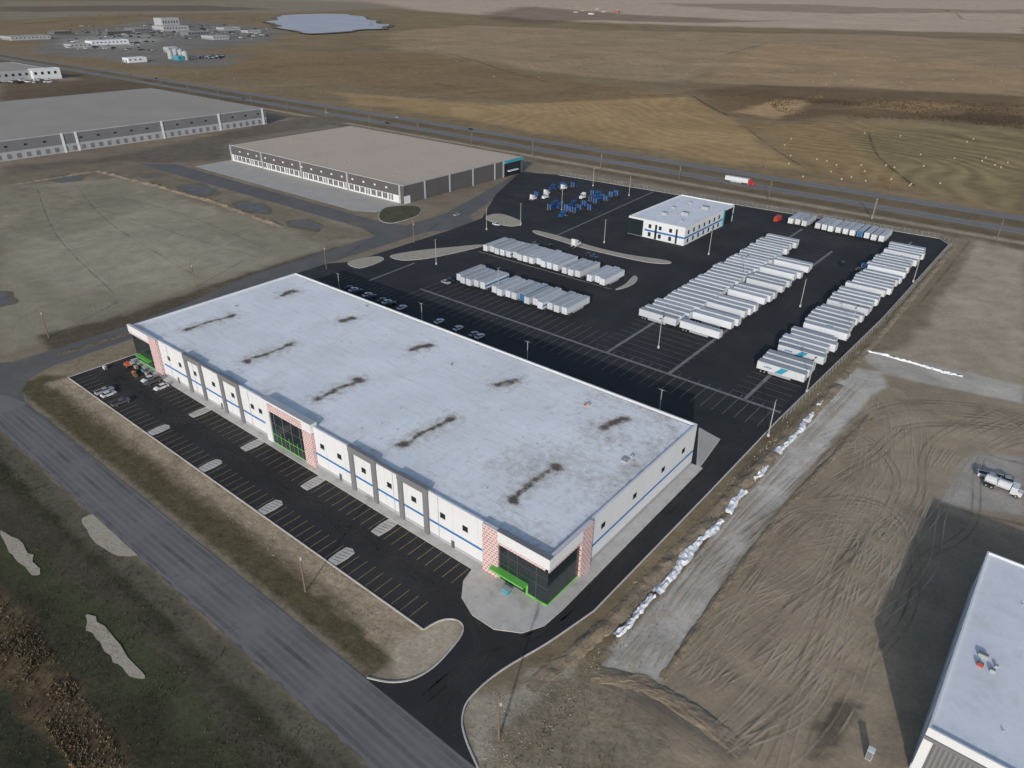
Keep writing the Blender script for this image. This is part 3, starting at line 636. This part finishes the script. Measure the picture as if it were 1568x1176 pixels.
mb=MB()
mb.box(-159.5,-144,y-.5,y-.003,.2,11.2,'glass'); mb.box(-75.6,bx1+.4,y-.5,y-.003,.2,10.2,'glass'); mb.box(bx1+.003,bx1+.4,y,102,.2,10.2,'glass')
mb.box(bx0,-226,y-.5,y-.003,.2,10.4,'glass'); mb.box(bx0-.4,bx0-.003,y,100,.2,10.4,'glass'); mb.obj('curtain_wall',E)
mb=MB()
for i,x in enumerate(np.arange(-159.5,-143.9,1.93)): mb.box(x-.05,x+.05,y-.6,y-.5,.2,4.5 if i%2==0 else 11,'green' if i%2==0 else 'grey')
for z in (3.2,): mb.box(-159.5,-144,y-.62,y-.601,z,z+.2,'green')
mb.box(-159.5,-144,y-.62,y-.601,7,7.1,'grey'); mb.box(-159.5,-144,y-.62,y-.601,.2,.45,'green')
mb.box(-77,-67.5,y-2.4,y-.6,3.1,3.5,'green'); mb.box(-67.5,bx1+.5,y-.62,y-.5,.2,.7,'green'); mb.box(bx1+.4,bx1+.5,y-.5,102,.2,.6,'green'); mb.box(-74,-67.5,y-.62,y-.5,2.9,3.1,'green')
mb.box(-75.6,-75.2,y-.62,y-.5,.2,3.1,'green'); mb.box(-68,-67.5,y-.62,y-.5,.2,3.1,'green')
for x in (-73,-70.5,-65.4): mb.box(x-.04,x+.04,y-.56,y-.5,.2,10.2,'dgrey')
for z in (4.8,7.5): mb.box(-75.6,bx1+.46,y-.55,y-.5,z,z+.08,'dgrey')
mb.box(-237,-228,y-2.0,y-.6,3.1,3.4,'green'); mb.box(bx0,-226,y-.62,y-.5,.2,.6,'green'); mb.obj('green_trim',E)
mb=MB(); random.seed(3)
for (u,v,s) in ((957,706,1.6),(968,700,.8),(901,620,1.0),(560,470,.8),(360,470,.7),(690,560,.7)):
    x,yy=G(u,v,zr); mb.box(x-s/2,x+s/2,yy-s/2,yy+s/2,zr,zr+.5,'lgrey'); mb.cyl((x,yy,zr+.5),.15,.3,'z','steel',8)
x,yy=G(901,622,zr); mb.box(x-1.2,x-.6,yy-.6,yy+.6,zr,zr+.4,'orange')
for i in range(30):
    x=random.uniform(bx0+5,bx1-5); yy=random.uniform(by0+4,by1-4); mb.cyl((x,yy,zr),.12,.4,'z','steel',7)
mb.obj('roof_vents',E)

# ---------------------------------------------------------------- office building
def rooftop(mb,x0,x1,y0,y1,h,roofm,wallm='white',par=.5):
    mb.box(x0,x1,y0,y1,0.05,h-par,wallm,roofm)
    mb.box(x0,x1,y0,y0+.35,h-par,h,wallm); mb.box(x0,x1,y1-.35,y1,h-par,h,wallm)
    mb.box(x0,x0+.35,y0+.35,y1-.35,h-par,h,wallm); mb.box(x1-.35,x1,y0+.35,y1-.35,h-par,h,wallm)
E=empty('office_building',(-187,330,0)); mb=MB(); rooftop(mb,-187,-154,330,389,9.5,'roofw'); mb.obj('walls_and_roof',E)
mb=MB()
mb.box(-177,-153.9,329.93,330.02,3.6,4.5,'blue'); mb.box(-154.02,-153.93,330,389,3.6,4.5,'blue'); mb.obj('blue_stripe',E)
mb=MB()
mb.box(-187.4,-178,329.6,329.99,.3,8.6,'glass'); mb.box(-187.4,-187.01,330,345,.3,8.6,'glass')
for x in (-174,-168,-162): mb.box(x-.8,x+.8,329.9,330.01,1,3.2,'glass'); mb.box(x-.8,x+.8,329.9,330.01,5.4,7.4,'glass')
mb.box(-171,-169.8,329.88,330,.2,7.8,'glass'); mb.box(-159,-158,329.88,330,.2,7.8,'glass')
for yy in np.arange(334,376,6): mb.box(-154.01,-153.9,yy-.8,yy+.8,1,3.2,'glass'); mb.box(-154.01,-153.9,yy-.8,yy+.8,5.4,7.4,'glass')
mb.box(-154.01,-153.7,376,387,.3,8.4,'glass'); mb.box(-153.9,-153.4,375,376,.1,9.3,'teal'); mb.box(-187.5,-187.4,338,339,.1,9,'green'); mb.obj('windows',E)
mb=MB(); random.seed(9)
for (x,y,a,b,c) in ((-176,345,3,2.2,1.4),(-168,352,4,2.4,1.5),(-178,360,2,2,1),(-165,370,4,2.4,1.5),(-175,375,1.5,1.5,1),(-162,340,1.2,1.2,.8)):
    mb.box(x,x+a,y,y+b,9,9+c,'lgrey'); mb.box(x+.2,x+a-.2,y+.2,y+b-.2,9+c,9+c+.12,'grey')
mb.obj('roof_units',E)

# ---------------------------------------------------------------- mid distribution warehouse
E=empty('distribution_warehouse',(-502,291,0)); mb=MB(); rooftop(mb,-502,-318,291,404,11.2,'roofb','dgrey',.35); mb.obj('walls_and_roof',E)
mb=MB()
mb.box(-502,-322,290.9,290.99,.05,4.6,'white'); mb.box(-318.01,-317.93,291,296,.05,4.6,'white')
for x in (-501.5,-463,-418,-370,-322): mb.box(x,x+1.3,290.6,290.89,.05,11.3,'lgrey')
for y in (308,330,352,374,383): mb.box(-318,-317.6,y,y+1.1,.05,11.3,'lgrey')
mb.box(-502.1,-317.9,290.85,290.99,10.8,11.3,'lgrey'); mb.box(-317.99,-317.85,291,404,10.8,11.3,'lgrey')
mb.obj('cladding_bands',E)
mb=MB()
for i,x in enumerate(np.arange(-497,-326,5.2)):
    mb.box(x,x+2.7,290.8,290.9,1.1,4.2,'grey' if i%4 else 'lgrey'); mb.box(x-.25,x,290.5,290.9,.9,4.5,'chassis'); mb.box(x+2.7,x+2.95,290.5,290.9,.9,4.5,'chassis')
for x in np.arange(-490,-330,10.4): mb.box(x,x+1.6,290.9,291,7.2,8.2,'white')
mb.obj('dock_doors',E)
mb=MB(); mb.box(-318,-317.7,385,402,.1,9,'glass'); mb.box(-317.7,-316.4,384,404,9.2,10.8,'teal'); mb.box(-317.7,-316,388,398,3.4,4.0,'white'); mb.box(-326,-318,404,404.4,.1,10,'teal'); mb.obj('entrance_glazing',E)
mb=MB()
for i in range(40):
    x=random.uniform(-495,-325); y=random.uniform(297,400); mb.box(x,x+1.0,y,y+1.0,10.85,11.1,'roofg')
mb.obj('roof_hatches',E)
# ---------------------------------------------------------------- west warehouse
E=empty('long_warehouse',(-618,400,0)); mb=MB(); rooftop(mb,-830,-618,60,400,14,'roofg','grey',.35); mb.obj('walls_and_roof',E)
mb=MB(); mb.box(-618,-617.85,60,400,.05,6,'lgrey')
for y in (120,170,222,232,300,352,396): mb.box(-618,-617.5,y,y+1.6,.05,14.1,'white')
mb.box(-618,-617.8,60,400,13.3,14.1,'lgrey')
mb.obj('cladding_bands',E)
mb=MB()
for y in np.arange(66,398,6.5): mb.box(-617.9,-617.7,y,y+2.8,1.1,4.3,'grey')
for y in np.arange(66,398,13): mb.box(-618,-617.88,y,y+2.2,9,10.2,'glass')
mb.obj('dock_doors',E)
# ---------------------------------------------------------------- far industrial park
def simple_building(name,x,y,wx,wy,h,wall,roof,stripe=None):
    e=empty(name,(x,y,0)); m_=MB(); z=tz(x,y)
    rooftop(m_,x-wx/2,x+wx/2,y-wy/2,y+wy/2,h+z,roof,wall,.4); m_.obj('walls_and_roof',e); m_=MB()
    for i in range(int(wx/8)): m_.box(x-wx/2+2+i*8,x-wx/2+6+i*8,y-wy/2-.15,y-wy/2-.003,z+.1,z+min(4.5,h*.6),'grey')
    for i in range(int(wy/8)): m_.box(x+wx/2+.003,x+wx/2+.15,y-wy/2+2+i*8,y-wy/2+5+i*8,z+h*.5,z+h*.75,'glass')
    if stripe: m_.box(x-wx/2-.1,x+wx/2+.1,y-wy/2-.1,y-wy/2-.003,z+h-1.5,z+h-.5,stripe)
    m_.obj('doors_and_windows',e)
for (u,v,wx,wy,h,wa,rf) in ((257,43,45,50,26,'lgrey','roofg'),(262,47,60,70,12,'lgrey','roofg'),(165,68,30,75,8,'white','roofw'),(207,95,20,30,7,'white','roofw'),(277,92,18,18,7,'teal','roofg'),(262,80,18,18,9,'lgrey','roofw'),(40,60,60,80,7,'lgrey','roofg'),(92,52,40,40,7,'dgrey','roofg'),(300,54,40,60,9,'grey','roofg'),(330,60,50,40,8,'lgrey','roofg'),(120,72,30,40,6,'lgrey','roofg'),(210,48,60,40,8,'grey','roofg'),(350,46,40,50,7,'lgrey','roofg'),(180,52,30,60,7,'dgrey','roofg'),(385,50,30,40,6,'lgrey','roofg')):
    x,y=G(u,v); simple_building('industrial_building',x,y,wx,wy,h,wa,rf)
x,y=G(78,121); simple_building('industrial_building',x-70,y-60,130,130,12,'lgrey','roofg','white'); simple_building('office_building',x-4,y-4,14,34,13,'white','roofw','teal')
random.seed(6)
for u,v in ((882,20),(905,23),(893,17),(925,20),(915,15),(945,20)):
    x,y=G(u,v); simple_building('farm_building',x,y,24,14,6,random.choice(['lgrey','red','lgrey','white']),'roofg')
mb=MB()
for u,v in ((262,86),(270,84),(278,85),(285,88)):
    x,y=G(u,v+4); mb.cyl((x,y,tz(x,y)),4.5,13,'z','lgrey',14); mb.cyl((x,y,tz(x,y)+13),4.5,2,'z','lgrey',14,0.5)
mb.obj('storage_silo')
# ---------------------------------------------------------------- south-east warehouse
E=empty('white_warehouse',(6.5,101,0)); mb=MB(); rooftop(mb,6.5,75,101,155,10.7,'roofw','white',.45); mb.obj('walls_and_roof',E)
mb=MB(); mb.box(8,74,100.85,100.99,-.2,8.2,'corr'); mb.box(6.4,75,100.7,100.99,8.2,8.9,'grey'); mb.box(6.35,6.49,101,155,-.2,1.2,'lgrey')
for i in range(6): mb.box(11+i*8,14+i*8,100.7,100.84,1.2,4.4,'white')
mb.obj('cladding',E)
mb=MB()
for (u,v,a,b) in ((1495,1018,1.0,.8),(1497,1003,1.6,.9),(1515,1028,.8,.7),(1523,1022,.5,.5)):
    x,y=G(u,v,10.3); mb.box(x,x+a,y,y+b,10.25,10.8,'red' if a==1.0 else 'lgrey'); mb.box(x+.1,x+a-.1,y+.1,y+b-.1,10.8,10.9,'grey')
for i in range(10):
    x=random.uniform(9,30); y=random.uniform(104,152); mb.cyl((x,y,10.2),.12,.4,'z','steel',8)
mb.obj('roof_units',E)
mb=MB()
for y in (104,112,120,128,136,144,152): mb.box(6.4,6.49,y,y+.12,1.2,10.6,'lgrey')
mb.obj('wall_joints',E)

# ---------------------------------------------------------------- vehicles
def wheel(mb,x,y,r=.5,w=.28): mb.cyl((x,y-w/2,r),r,w,'y','tire',12); mb.cyl((x,y-w/2-.01,r),r*.5,w+.02,'y','steel',8)
def trailer(side,stripe=None,roof='troof',band=None):
    m_=MB(); m_.box(-8.07,8.07,-1.3,1.3,1.2,4.08,side,roof)
    for z in (1.2,3.98): 
        for s in (-1,1): m_.box(-8.09,8.09,s*1.3-.03,s*1.3+.03,z,z+.12,'lgrey')
    for x in (-8.1,8.1):
        for s in (-1.28,1.28): m_.box(x-.04,x+.04,s-.06,s+.06,1.1,4.1,'lgrey')
    m_.box(-8.12,-8.08,-.03,.03,1.3,3.95,'grey')
    for x in np.arange(-7,8,1.75): m_.box(x-.03,x+.03,-1.25,1.25,4.08,4.11,'lgrey')
    m_.box(-8,7.5,-.5,-.35,.95,1.2,'chassis'); m_.box(-8,7.5,.35,.5,.95,1.2,'chassis'); m_.box(-7.9,-7.8,-1.2,1.2,.45,.6,'chassis')
    for x in (-5.2,-6.5):
        for s in (-1,1): wheel(m_,x,s*1.0,.5,.5)
    for s in (-.9,.9): m_.box(4.7,4.85,s-.08,s+.08,.05,1.0,'chassis'); m_.box(4.55,5,s-.15,s+.15,.05,.12,'chassis')
    for s in (-1,1): m_.box(-4,3.8,s*1.27-.02,s*1.27+.02,.45,1.15,'lgrey')
    if stripe:
        for s in (-1,1):
            m_.poly([(-2,s*1.335,1.5),(.5,s*1.335,1.5),(2.6,s*1.335,3.8),(0.2,s*1.335,3.8)],stripe)
            for j in range(5): m_.poly([(-5.6+j*.55,s*1.335,2.3),(-5.25+j*.55,s*1.335,2.3),(-5.25+j*.55,s*1.335,2.9),(-5.6+j*.55,s*1.335,2.9)],'blue')
    if band:
        for s in (-1,1): m_.box(-8,8,s*1.335-.01,s*1.335+.01,2.2,2.9,band)
    return m_.mesh('semi_trailer')
TR=[trailer('whitetr'),trailer('whitetr'),trailer('whitetr'),trailer('whitetr',None,'troof','bluetr'),trailer('bluetr')]
TW=[trailer('whitetr','teal'),trailer('whitetr')]
def ptr(x,y,rot,pool=TR,wts=(6,6,6,.9,.15)):
    me=random.choices(pool,wts[:len(pool)])[0]
    a,b=(1.0,.15) if rot==0 else (.15,1.0)
    place('semi_trailer',me,x+random.uniform(-a,a),y+random.uniform(-b,b),rot+random.uniform(-.012,.012),0.05)
random.seed(11); hp=math.pi/2
x=-205; i=0
while x<-147:
    if i not in (5,): ptr(x,224.3,hp)
    x+=3.55; i+=1
x=-222.5
while x<-180: ptr(x,264,hp); x+=3.5
x=-175
while x<-151:
    if abs(x+164.5)>1.8: ptr(x,263,hp)
    x+=3.5
y=237
while y<367: ptr(-116,y,0); y+=4.15
for y in (237,248,252.5,261.5,265.7,270,280,284.2,288.5,298,302,306.3,316,320.2,330,334): ptr(-99,y,0)
y=224; i=0
while y<398:
    if i not in (3,9,16,22,29,36): ptr(-63,y,0,TW+TR[:1] if i<14 else TR,(1.2,2,1) if i<14 else (6,6,6,.8,.3))
    y+=4.25; i+=1
x=-126; i=0
while x<-76:
    if i not in (3,): ptr(x,410,hp)
    x+=3.7; i+=1
def tractor(cab,sleeper=True):
    m_=MB(); m_.box(-3.6,2.9,-.45,.45,.75,1.0,'chassis')
    for s in (-1,1): wheel(m_,2.2,s*1.0,.52,.32); wheel(m_,-1.7,s*.95,.52,.55); wheel(m_,-3.0,s*.95,.52,.55)
    sec=lambda x,w,z0,z1:[(x,-w,z0),(x,w,z0),(x,w*.93,z1),(x,-w*.93,z1)]
    m_.loft([sec(3.4,.85,.6,1.5),sec(3.2,1.0,.55,1.75),sec(1.9,1.1,.8,2.0)],cab)
    m_.loft([sec(1.9,1.15,.8,2.1),sec(1.45,1.15,.8,2.85),sec(.9,1.2,.8,3.1),sec(-1.0 if sleeper else .1,1.22,.8,3.7 if sleeper else 3.2)],cab)
    m_.poly([(1.92,-.98,2.08),(1.92,.98,2.08),(1.49,.95,2.8),(1.49,-.95,2.8)],'glass')
    for s in (-1,1): m_.box(.7,1.5,s*1.2-.02,s*1.2+.02,1.9,2.6,'glass'); m_.cyl((-.6,s*.95-.3,.75),.33,.6,'y','steel',8); m_.cyl((-1.15,s*1.05,1),.09,2.7,'z','steel',7)
    m_.cyl((-2.3,0,1.0),.5,.15,'z','steel',12); return m_.mesh('truck_tractor')
M['bluecab']=mat('cab_blue',(0.02,0.075,0.22),0.4,0.05,rnd=0.4); M['whitecab']=mat('cab_white',(0.58,0.59,0.61),0.35,0.05)
TB=tractor('bluecab'); TWt=tractor('whitecab',True)
random.seed(5)
for (u,v,c) in ((815,303,1),(836,300,1),(836,295,1),(862,287,1),(893,300,1),(872,321,0),(905,305,0),(846,287,0),(860,284,0),(878,283,0),(822,298,0),(850,312,0),(858,315,0),(868,318,0),(880,322,0),(888,318,0),(895,312,0),(903,318,0),(912,308,0),(920,302,0),(928,304,0),(936,298,0),(944,296,0),(908,296,0),(915,298,0),(878,312,0),(842,318,0),(862,328,0),(866,285,0)):
    x,y=G(u,v+4); place('truck_tractor',TWt if c else TB,x,y,hp*random.choice([1,-1,1])+random.uniform(-.05,.05),.05)
x,y=G(1322,415); place('truck_tractor',TB,x,y,0,.05); x,y=G(880,379); place('truck_tractor',TWt,x,y,hp,.2,1.2)
E=empty('highway_truck',(-190,477,0.07))
o=bpy.data.objects.new('trailer',TR[0]); link(o); o.parent=E; o.location=(0,0,0)
M['redcab']=mat('cab_red',(0.4,0.02,0.02),0.35,0.05); o=bpy.data.objects.new('tractor',tractor('redcab')); link(o); o.parent=E; o.location=(9.3,0,0)
def carm(paint,kind='car'):
    m_=MB(); s=lambda x,z0,z1,w:[(x,-w,z0),(x,w,z0),(x,w*.96,z1),(x,-w*.96,z1)]
    L=2.3 if kind=='car' else 2.85
    up=.0 if kind=='car' else .2
    m_.loft([s(-L,.45+up,.85+up,.80),s(-L+.12,.3+up,1.0+up,.9),s(-.9,.28+up,1.0+up,.93),s(1.0,.28+up,1.0+up,.93),s(L-.3,.3+up,.86+up,.88),s(L,.42+up,.62+up,.76)],paint)
    a,b,c,d=(-1.8,-1.2,.3,1.1) if kind=='car' else (-.7,-.5,.7,1.4)
    q=lambda x0,x1,w,z:[(x0,-w,z),(x1,-w,z),(x1,w,z),(x0,w,z)]
    m_.loft([q(a,d,.84,1.0+up),q(b,c,.68,1.45+up)],'glass'); m_.loft([q(b-.05,c+.05,.70,1.45+up),q(b+.05,c-.05,.64,1.5+up)],paint)
    if kind!='car':
        m_.box(-2.7,-.8,-.78,.78,1.2,1.215,'chassis')
        for k_ in (-1,1): m_.box(-2.8,-.75,k_*.86-.05,k_*.86+.05,1.2,1.38,paint)
        m_.box(-2.82,-2.74,-.81,.81,1.2,1.38,paint)
    for x_ in (-1.4*L/2.3,1.4*L/2.3):
        for k_ in (-1,1): wheel(m_,x_,k_*.84,.34+up*.3,.24)
    return m_
cols={'pblack':(.015,.015,.018),'pwhite':(.55,.56,.58),'psilver':(.3,.31,.33),'pblue':(.03,.05,.10),'pgrey':(.08,.085,.09),'pred':(.22,.03,.03)}
for k_,c in cols.items(): M[k_]=mat('car_'+k_,c,.3,.03,spec=.5)
CARS={k_:carm(k_).mesh('parked_car') for k_ in cols}; PICK={k_:carm(k_,'p').mesh('pickup_truck') for k_ in ('pwhite','pblack','psilver','pgrey')}
random.seed(21)
def pcar(x,y,rot,c=None,pk=False):
    c=c or random.choice(['pblack','pblack','pgrey','pwhite','psilver','pblue'])
    if pk and c in PICK: place('pickup_truck',PICK[c],x,y,rot,.05)
    else: place('parked_car',CARS[c],x,y,rot,.05)
def stall(n): return -240+2.76*(n+.5)
for n,c,pk in ((5,'psilver',True),(6,'pwhite',False),(9,'pgrey',True)): pcar(stall(n),72.6,hp,c,pk)
for n,c in ((6,'pwhite'),(7,'pgrey'),(9,'pwhite')): pcar(stall(n),85.5,-hp,c,n==7)
for x in (-236,-233,-230,-224,-221,-215,-212,-209,-203): pcar(x,181,hp)
for x,c in ((-182,'pwhite'),(-172,'pwhite'),(-164,'psilver'),(-161,'pwhite')): pcar(x,181,hp,c)
for u,v in ((683,434),(690,431),(820,375),(842,378),(903,392),(910,394),(760,345),(700,330),(1290,405)): x,y=G(u,v); pcar(x,y,random.choice([0,hp]))
for u,v in ((560,188),(590,190),(150,118),(390,150),(650,212),(225,122),(470,178)): x,y=G(u,v); pcar(x,477 if random.random()<.5 else 507,0)
mb=MB(); x,y=-237,86
mb.box(x-1.2,x+1.2,y-.9,y+.9,.6,1.3,'orange'); 
for a in (-.9,.9):
    for b in (-.9,.9): wheel(mb,x+a,y+b,.45,.3)
mb.loft([[(x-1,y-.15,1.3),(x-1,y+.15,1.3),(x-1,y+.15,1.7),(x-1,y-.15,1.7)],[(x+3.5,y-.12,2.8),(x+3.5,y+.12,2.8),(x+3.5,y+.12,3.1),(x+3.5,y-.12,3.1)]],'red'); mb.box(x+3.5,x+4.6,y-.6,y+.6,2.4,3.3,'steel'); mb.obj('boom_lift')
for (x,y,mm) in ((-230,84.6,'orange'),(-233.5,87,'lgrey'),(-241,80,'white'),(-226,87,'lgrey'),(-229,87.3,'teal'),(-228,84,'wood')):
    mb=MB(); 
    for j in range(4): mb.box(x-.8,x+.8,y-.4,y+.4,.1+j*.25,.3+j*.25,mm)
    mb.box(x-.85,x-.75,y-.45,y+.45,.05,1.1,'wood'); mb.box(x+.75,x+.85,y-.45,y+.45,.05,1.1,'wood'); mb.obj('material_pallet')
x,y=G(776,908); mb=MB(); mb.loft([[(x-.8,y-.6,.2),(x+.7,y-.6,.2),(x+.7,y+.6,.2),(x-.8,y+.6,.2)],[(x-1,y-.7,1.3),(x+.9,y-.7,1.3),(x+.9,y+.7,1.3),(x-1,y+.7,1.3)]],'teal'); mb.box(x-1.05,x+.95,y-.75,y+.75,1.3,1.38,'lgrey'); mb.obj('waste_bin')
x,y=G(1190,338); mb=MB(); mb.box(-3,3,-1.2,1.2,.1,2.6,'red')
for xx in np.arange(-2.9,3,.3):
    for s in (-1,1): mb.box(xx,xx+.12,s*1.2-.03,s*1.2+.03,.2,2.5,'red')
for xx in (-3,3):
    for s in (-1.2,1.2): mb.box(xx-.08,xx+.08,s-.08,s+.08,.05,2.65,'chassis')
o=mb.obj('shipping_container'); o.location=(x,y,.05); o.rotation_euler=(0,0,hp)
mb=MB(); mb.box(-4.5,3.2,-.45,.45,.8,1.05,'chassis')
for x_ in (3.0,-2.6,-3.9):
    for s in (-1,1): wheel(mb,x_,s*1.0,.52,.4)
secs=[]
for xx,r in ((-4.8,.6),(-4.6,1.05),(-1.8,1.15),(1.0,1.15),(1.3,.9)): secs.append([(xx,math.cos(a)*r*1.1,2.15+math.sin(a)*r) for a in [j*math.pi/6 for j in range(12)]])
mb.loft(secs,'whitecab'); mb.box(1.5,3.0,-1.2,1.2,.8,2.9,'whitecab'); mb.box(3.0,4.1,-1.0,1.0,.7,1.9,'whitecab'); mb.box(2.99,3.03,-1.0,1.0,2.0,2.7,'glass'); mb.box(-4,1,-.3,.3,3.3,3.36,'steel'); mb.box(-1.8,-1.6,-1.28,1.28,1.2,3.33,'steel')
x,y=G(1536,752); o=mb.obj('tank_truck'); o.location=(x,y,-.08); o.rotation_euler=(0,0,-.1)
x,y=G(1540,738); place('pickup_truck',PICK['psilver'],x,y,.2,-.08,1.1); x,y=G(1522,735); place('pickup_truck',PICK['pwhite'],x-1,y,.2,-.08,1.1)
x,y=G(1330,1160); mb=MB(); mb.box(x-.5,x+.5,y-.5,y+.5,-.2,2.1,'lgrey','white'); mb.box(x-.4,x+.4,y-.53,y-.5,.1,1.9,'grey'); mb.box(x-.56,x+.56,y-.56,y+.56,2.1,2.2,'white'); mb.obj('portable_toilet')
base=[carm(k_) for k_ in ('pwhite','pgrey','psilver','pblack')]; mb=MB(); random.seed(31)
for i in range(420):
    a=random.choice([((80,400),(38,52)),((100,240),(60,78)),((190,420),(44,60)),((190,420),(44,60)),((310,340),(86,90)),((0,80),(122,128)),((150,210),(46,58))])
    u=random.uniform(*a[0]); v=random.uniform(*a[1]); x,y=G(u,v); y=round(y/14)*14; mb.add(random.choice(base),(x,y,tz(x,y)),random.choice([0,hp]),random.choice([1,1.3,2.2]))
mb.obj('distant_vehicles')

# ---------------------------------------------------------------- poles, lamps, fences
def upole(h=12):
    m_=MB(); m_.cyl((0,0,-.2),.24,h+.2,'z','wood',8,.16); m_.box(-1.2,1.2,-.09,.09,h-.95,h-.72,'wood')
    for x in (-1.1,-.5,.5,1.1): m_.cyl((x,0,h-.72),.06,.25,'z','steel',6)
    m_.cyl((.4,.0,h-2.6),.24,.8,'z','lgrey',8); return m_.mesh('utility_pole')
UP=upole()
for u,v in ((468,906),(764,1132),(75,517),(300,440),(500,412),(634,372)): x,y=G(u,v); place('utility_pole',UP,x,y,0)
for x in range(-900,300,62): place('utility_pole',UP,x,447,hp)
for x in range(-1400,400,85): place('utility_pole',UP,x+20,526,hp)
def lamp(h=12):
    m_=MB(); m_.cyl((0,0,0),.4,.9,'z','conc',10); m_.cyl((0,0,.9),.17,h-.9,'z','steel',8,.13); m_.box(-1.3,1.3,-.07,.07,h-.07,h+.07,'steel')
    for s in (-1,1): m_.box(s*1.3-.45,s*1.3+.45,-.25,.25,h-.02,h+.16,'chassis')
    return m_.mesh('street_lamp')
LP=lamp()
for u,v in ((1008,533),(1176,668),(1137,432),(925,372),(1225,470),(1398,432),(763,452),(860,322),(1335,335),(908,285),(797,345),(1085,390),(963,300),(1300,515),(1235,600),(668,405),(745,352)): x,y=G(u,v); place('street_lamp',LP,x,y,hp,.05)
for x in (-228,-180,-130,-80): place('street_lamp',LP,x,170,0,.05)
def fence(name,path,h=2.0):
    m_=MB()
    for a,b in zip(path[:-1],path[1:]):
        L=math.dist(a,b); n=int(L/3)
        for j in range(n+1):
            x=a[0]+(b[0]-a[0])*j/n; y=a[1]+(b[1]-a[1])*j/n; m_.box(x-.04,x+.04,y-.04,y+.04,0,h+.1,'steel')
        m_.loft([[(a[0]-.03,a[1],h-.03),(a[0]+.03,a[1],h-.03),(a[0]+.03,a[1],h+.03),(a[0]-.03,a[1],h+.03)],[(b[0]-.03,b[1],h-.03),(b[0]+.03,b[1],h-.03),(b[0]+.03,b[1],h+.03),(b[0]-.03,b[1],h+.03)]],'steel')
        m_.poly([(a[0],a[1],.1),(b[0],b[1],.1),(b[0],b[1],h),(a[0],a[1],h)],'mesh')
    m_.obj(name)
fence('chain_link_fence',W((-51.6,196),(-48.7,300),(-48.7,425),(-56,434),(-200,424),(-294,417)))
# ---------------------------------------------------------------- vegetation
def tufts(name,poly,n,m,h=(.2,.6),clump=6,zf=None):
    xs_=[p[0] for p in poly]; ys_=[p[1] for p in poly]; m_=MB(); k=m_.mi(m); c=0; tries=0
    while c<n and tries<n*12:
        tries+=1; x=random.uniform(min(xs_),max(xs_)); y=random.uniform(min(ys_),max(ys_))
        if float(fbm(x,y,clump,3))<random.uniform(.3,.75) or not inpoly(x,y,poly): continue
        c+=1; hh=random.uniform(*h); z0=(zf(x,y) if zf else 0)-.15
        for j in range(3):
            a=random.uniform(0,6.28); r=hh*random.uniform(.5,1.0); dx,dy=math.cos(a)*r,math.sin(a)*r; i=len(m_.v)
            m_.v+=[(x-dx*.5,y-dy*.5,z0),(x+dx*.5,y+dy*.5,z0),(x+random.uniform(-.8,.8)*hh,y+random.uniform(-.8,.8)*hh,z0+.15+hh*.8)]; m_.f.append((i,i+1,i+2)); m_.m.append(k)
    m_.obj(name)
random.seed(77)
tufts('dry_grass',W((-240,10),(-60,-10),(-55,40),(-240,40)),1500,'drygrass',(.08,.25),14)
tufts('olive_grass',W((-240,10),(-60,-10),(-55,41),(-240,41)),5000,'olive',(.1,.3),9)
tufts('verge_grass',W((-240,55),(-82,55),(-80,64),(-240,64)),4500,'drygrass',(.08,.25))
tufts('east_verge_grass',W((-58,44),(-20,44),(-36,76),(-44,120),(-46,230),(-50,230),(-52,120),(-57,76)),2500,'drygrass',(.08,.25))
tufts('brush',PX([(-40,880),(60,975),(140,1080),(195,1176),(110,1176),(30,1070),(-40,990)]),1500,'drygrass',(.2,.6),4)
tufts('marsh_grass',PX([(1150,145),(1300,150),(1568,165),(1568,200),(1420,186),(1210,182)]),2500,'leaf',(.8,1.8),40,tz)
def treeclump(name,pts,n=60,r=3,h=6):
    m_=MB()
    for (x,y) in pts:
        z=tz(x,y); s=random.uniform(.7,1.3); m_.cyl((x,y,z),.25*s,h*.5*s,'z','wood',6,.1)
        for b in range(4):
            a=random.uniform(0,6.28); m_.loft([[(x-.08,y,z+h*.3*s),(x+.08,y,z+h*.3*s),(x,y+.1,z+h*.3*s)],[(x+math.cos(a)*r*.6*s-.03,y+math.sin(a)*r*.6*s,z+h*.75*s),(x+math.cos(a)*r*.6*s+.03,y+math.sin(a)*r*.6*s,z+h*.75*s),(x+math.cos(a)*r*.6*s,y+math.sin(a)*r*.6*s+.05,z+h*.75*s)]],'wood')
        for j in range(n):
            v=Vector((random.gauss(0,1),random.gauss(0,1),random.gauss(0,1))).normalized()*random.uniform(.4,1)
            c=Vector((x+v.x*r*s,y+v.y*r*s,z+h*.62*s+v.z*h*.36*s)); d=Vector((random.uniform(-1,1),random.uniform(-1,1),random.uniform(-1,1)))*.9*s; e=Vector((random.uniform(-1,1),random.uniform(-1,1),random.uniform(-1,1)))*.9*s
            m_.poly([c,c+d,c+e],'leaf')
    m_.obj(name)
pts=[]
for i in range(170):
    a=random.choice([((860,955),(13,24)),((740,860),(8,14)),((230,420),(30,42)),((140,260),(40,60)),((560,600),(32,46)),((1420,1500),(6,10)),((100,400),(24,34)),((620,1000),(6,10)),((1200,1330),(12,20))]); pts.append(G(random.uniform(*a[0]),random.uniform(*a[1])))
treeclump('distant_trees',pts,50,5,9)
mb=MB()
for i in range(80):
    a=random.choice([((1150,1568),(70,130)),((1200,1568),(205,285)),((650,1100),(60,120))]); x,y=G(random.uniform(*a[0]),random.uniform(*a[1])); mb.cyl((x,y-.6,tz(x,y)+.6),.62,1.2,'y','bale',10)
mb.obj('hay_bales')
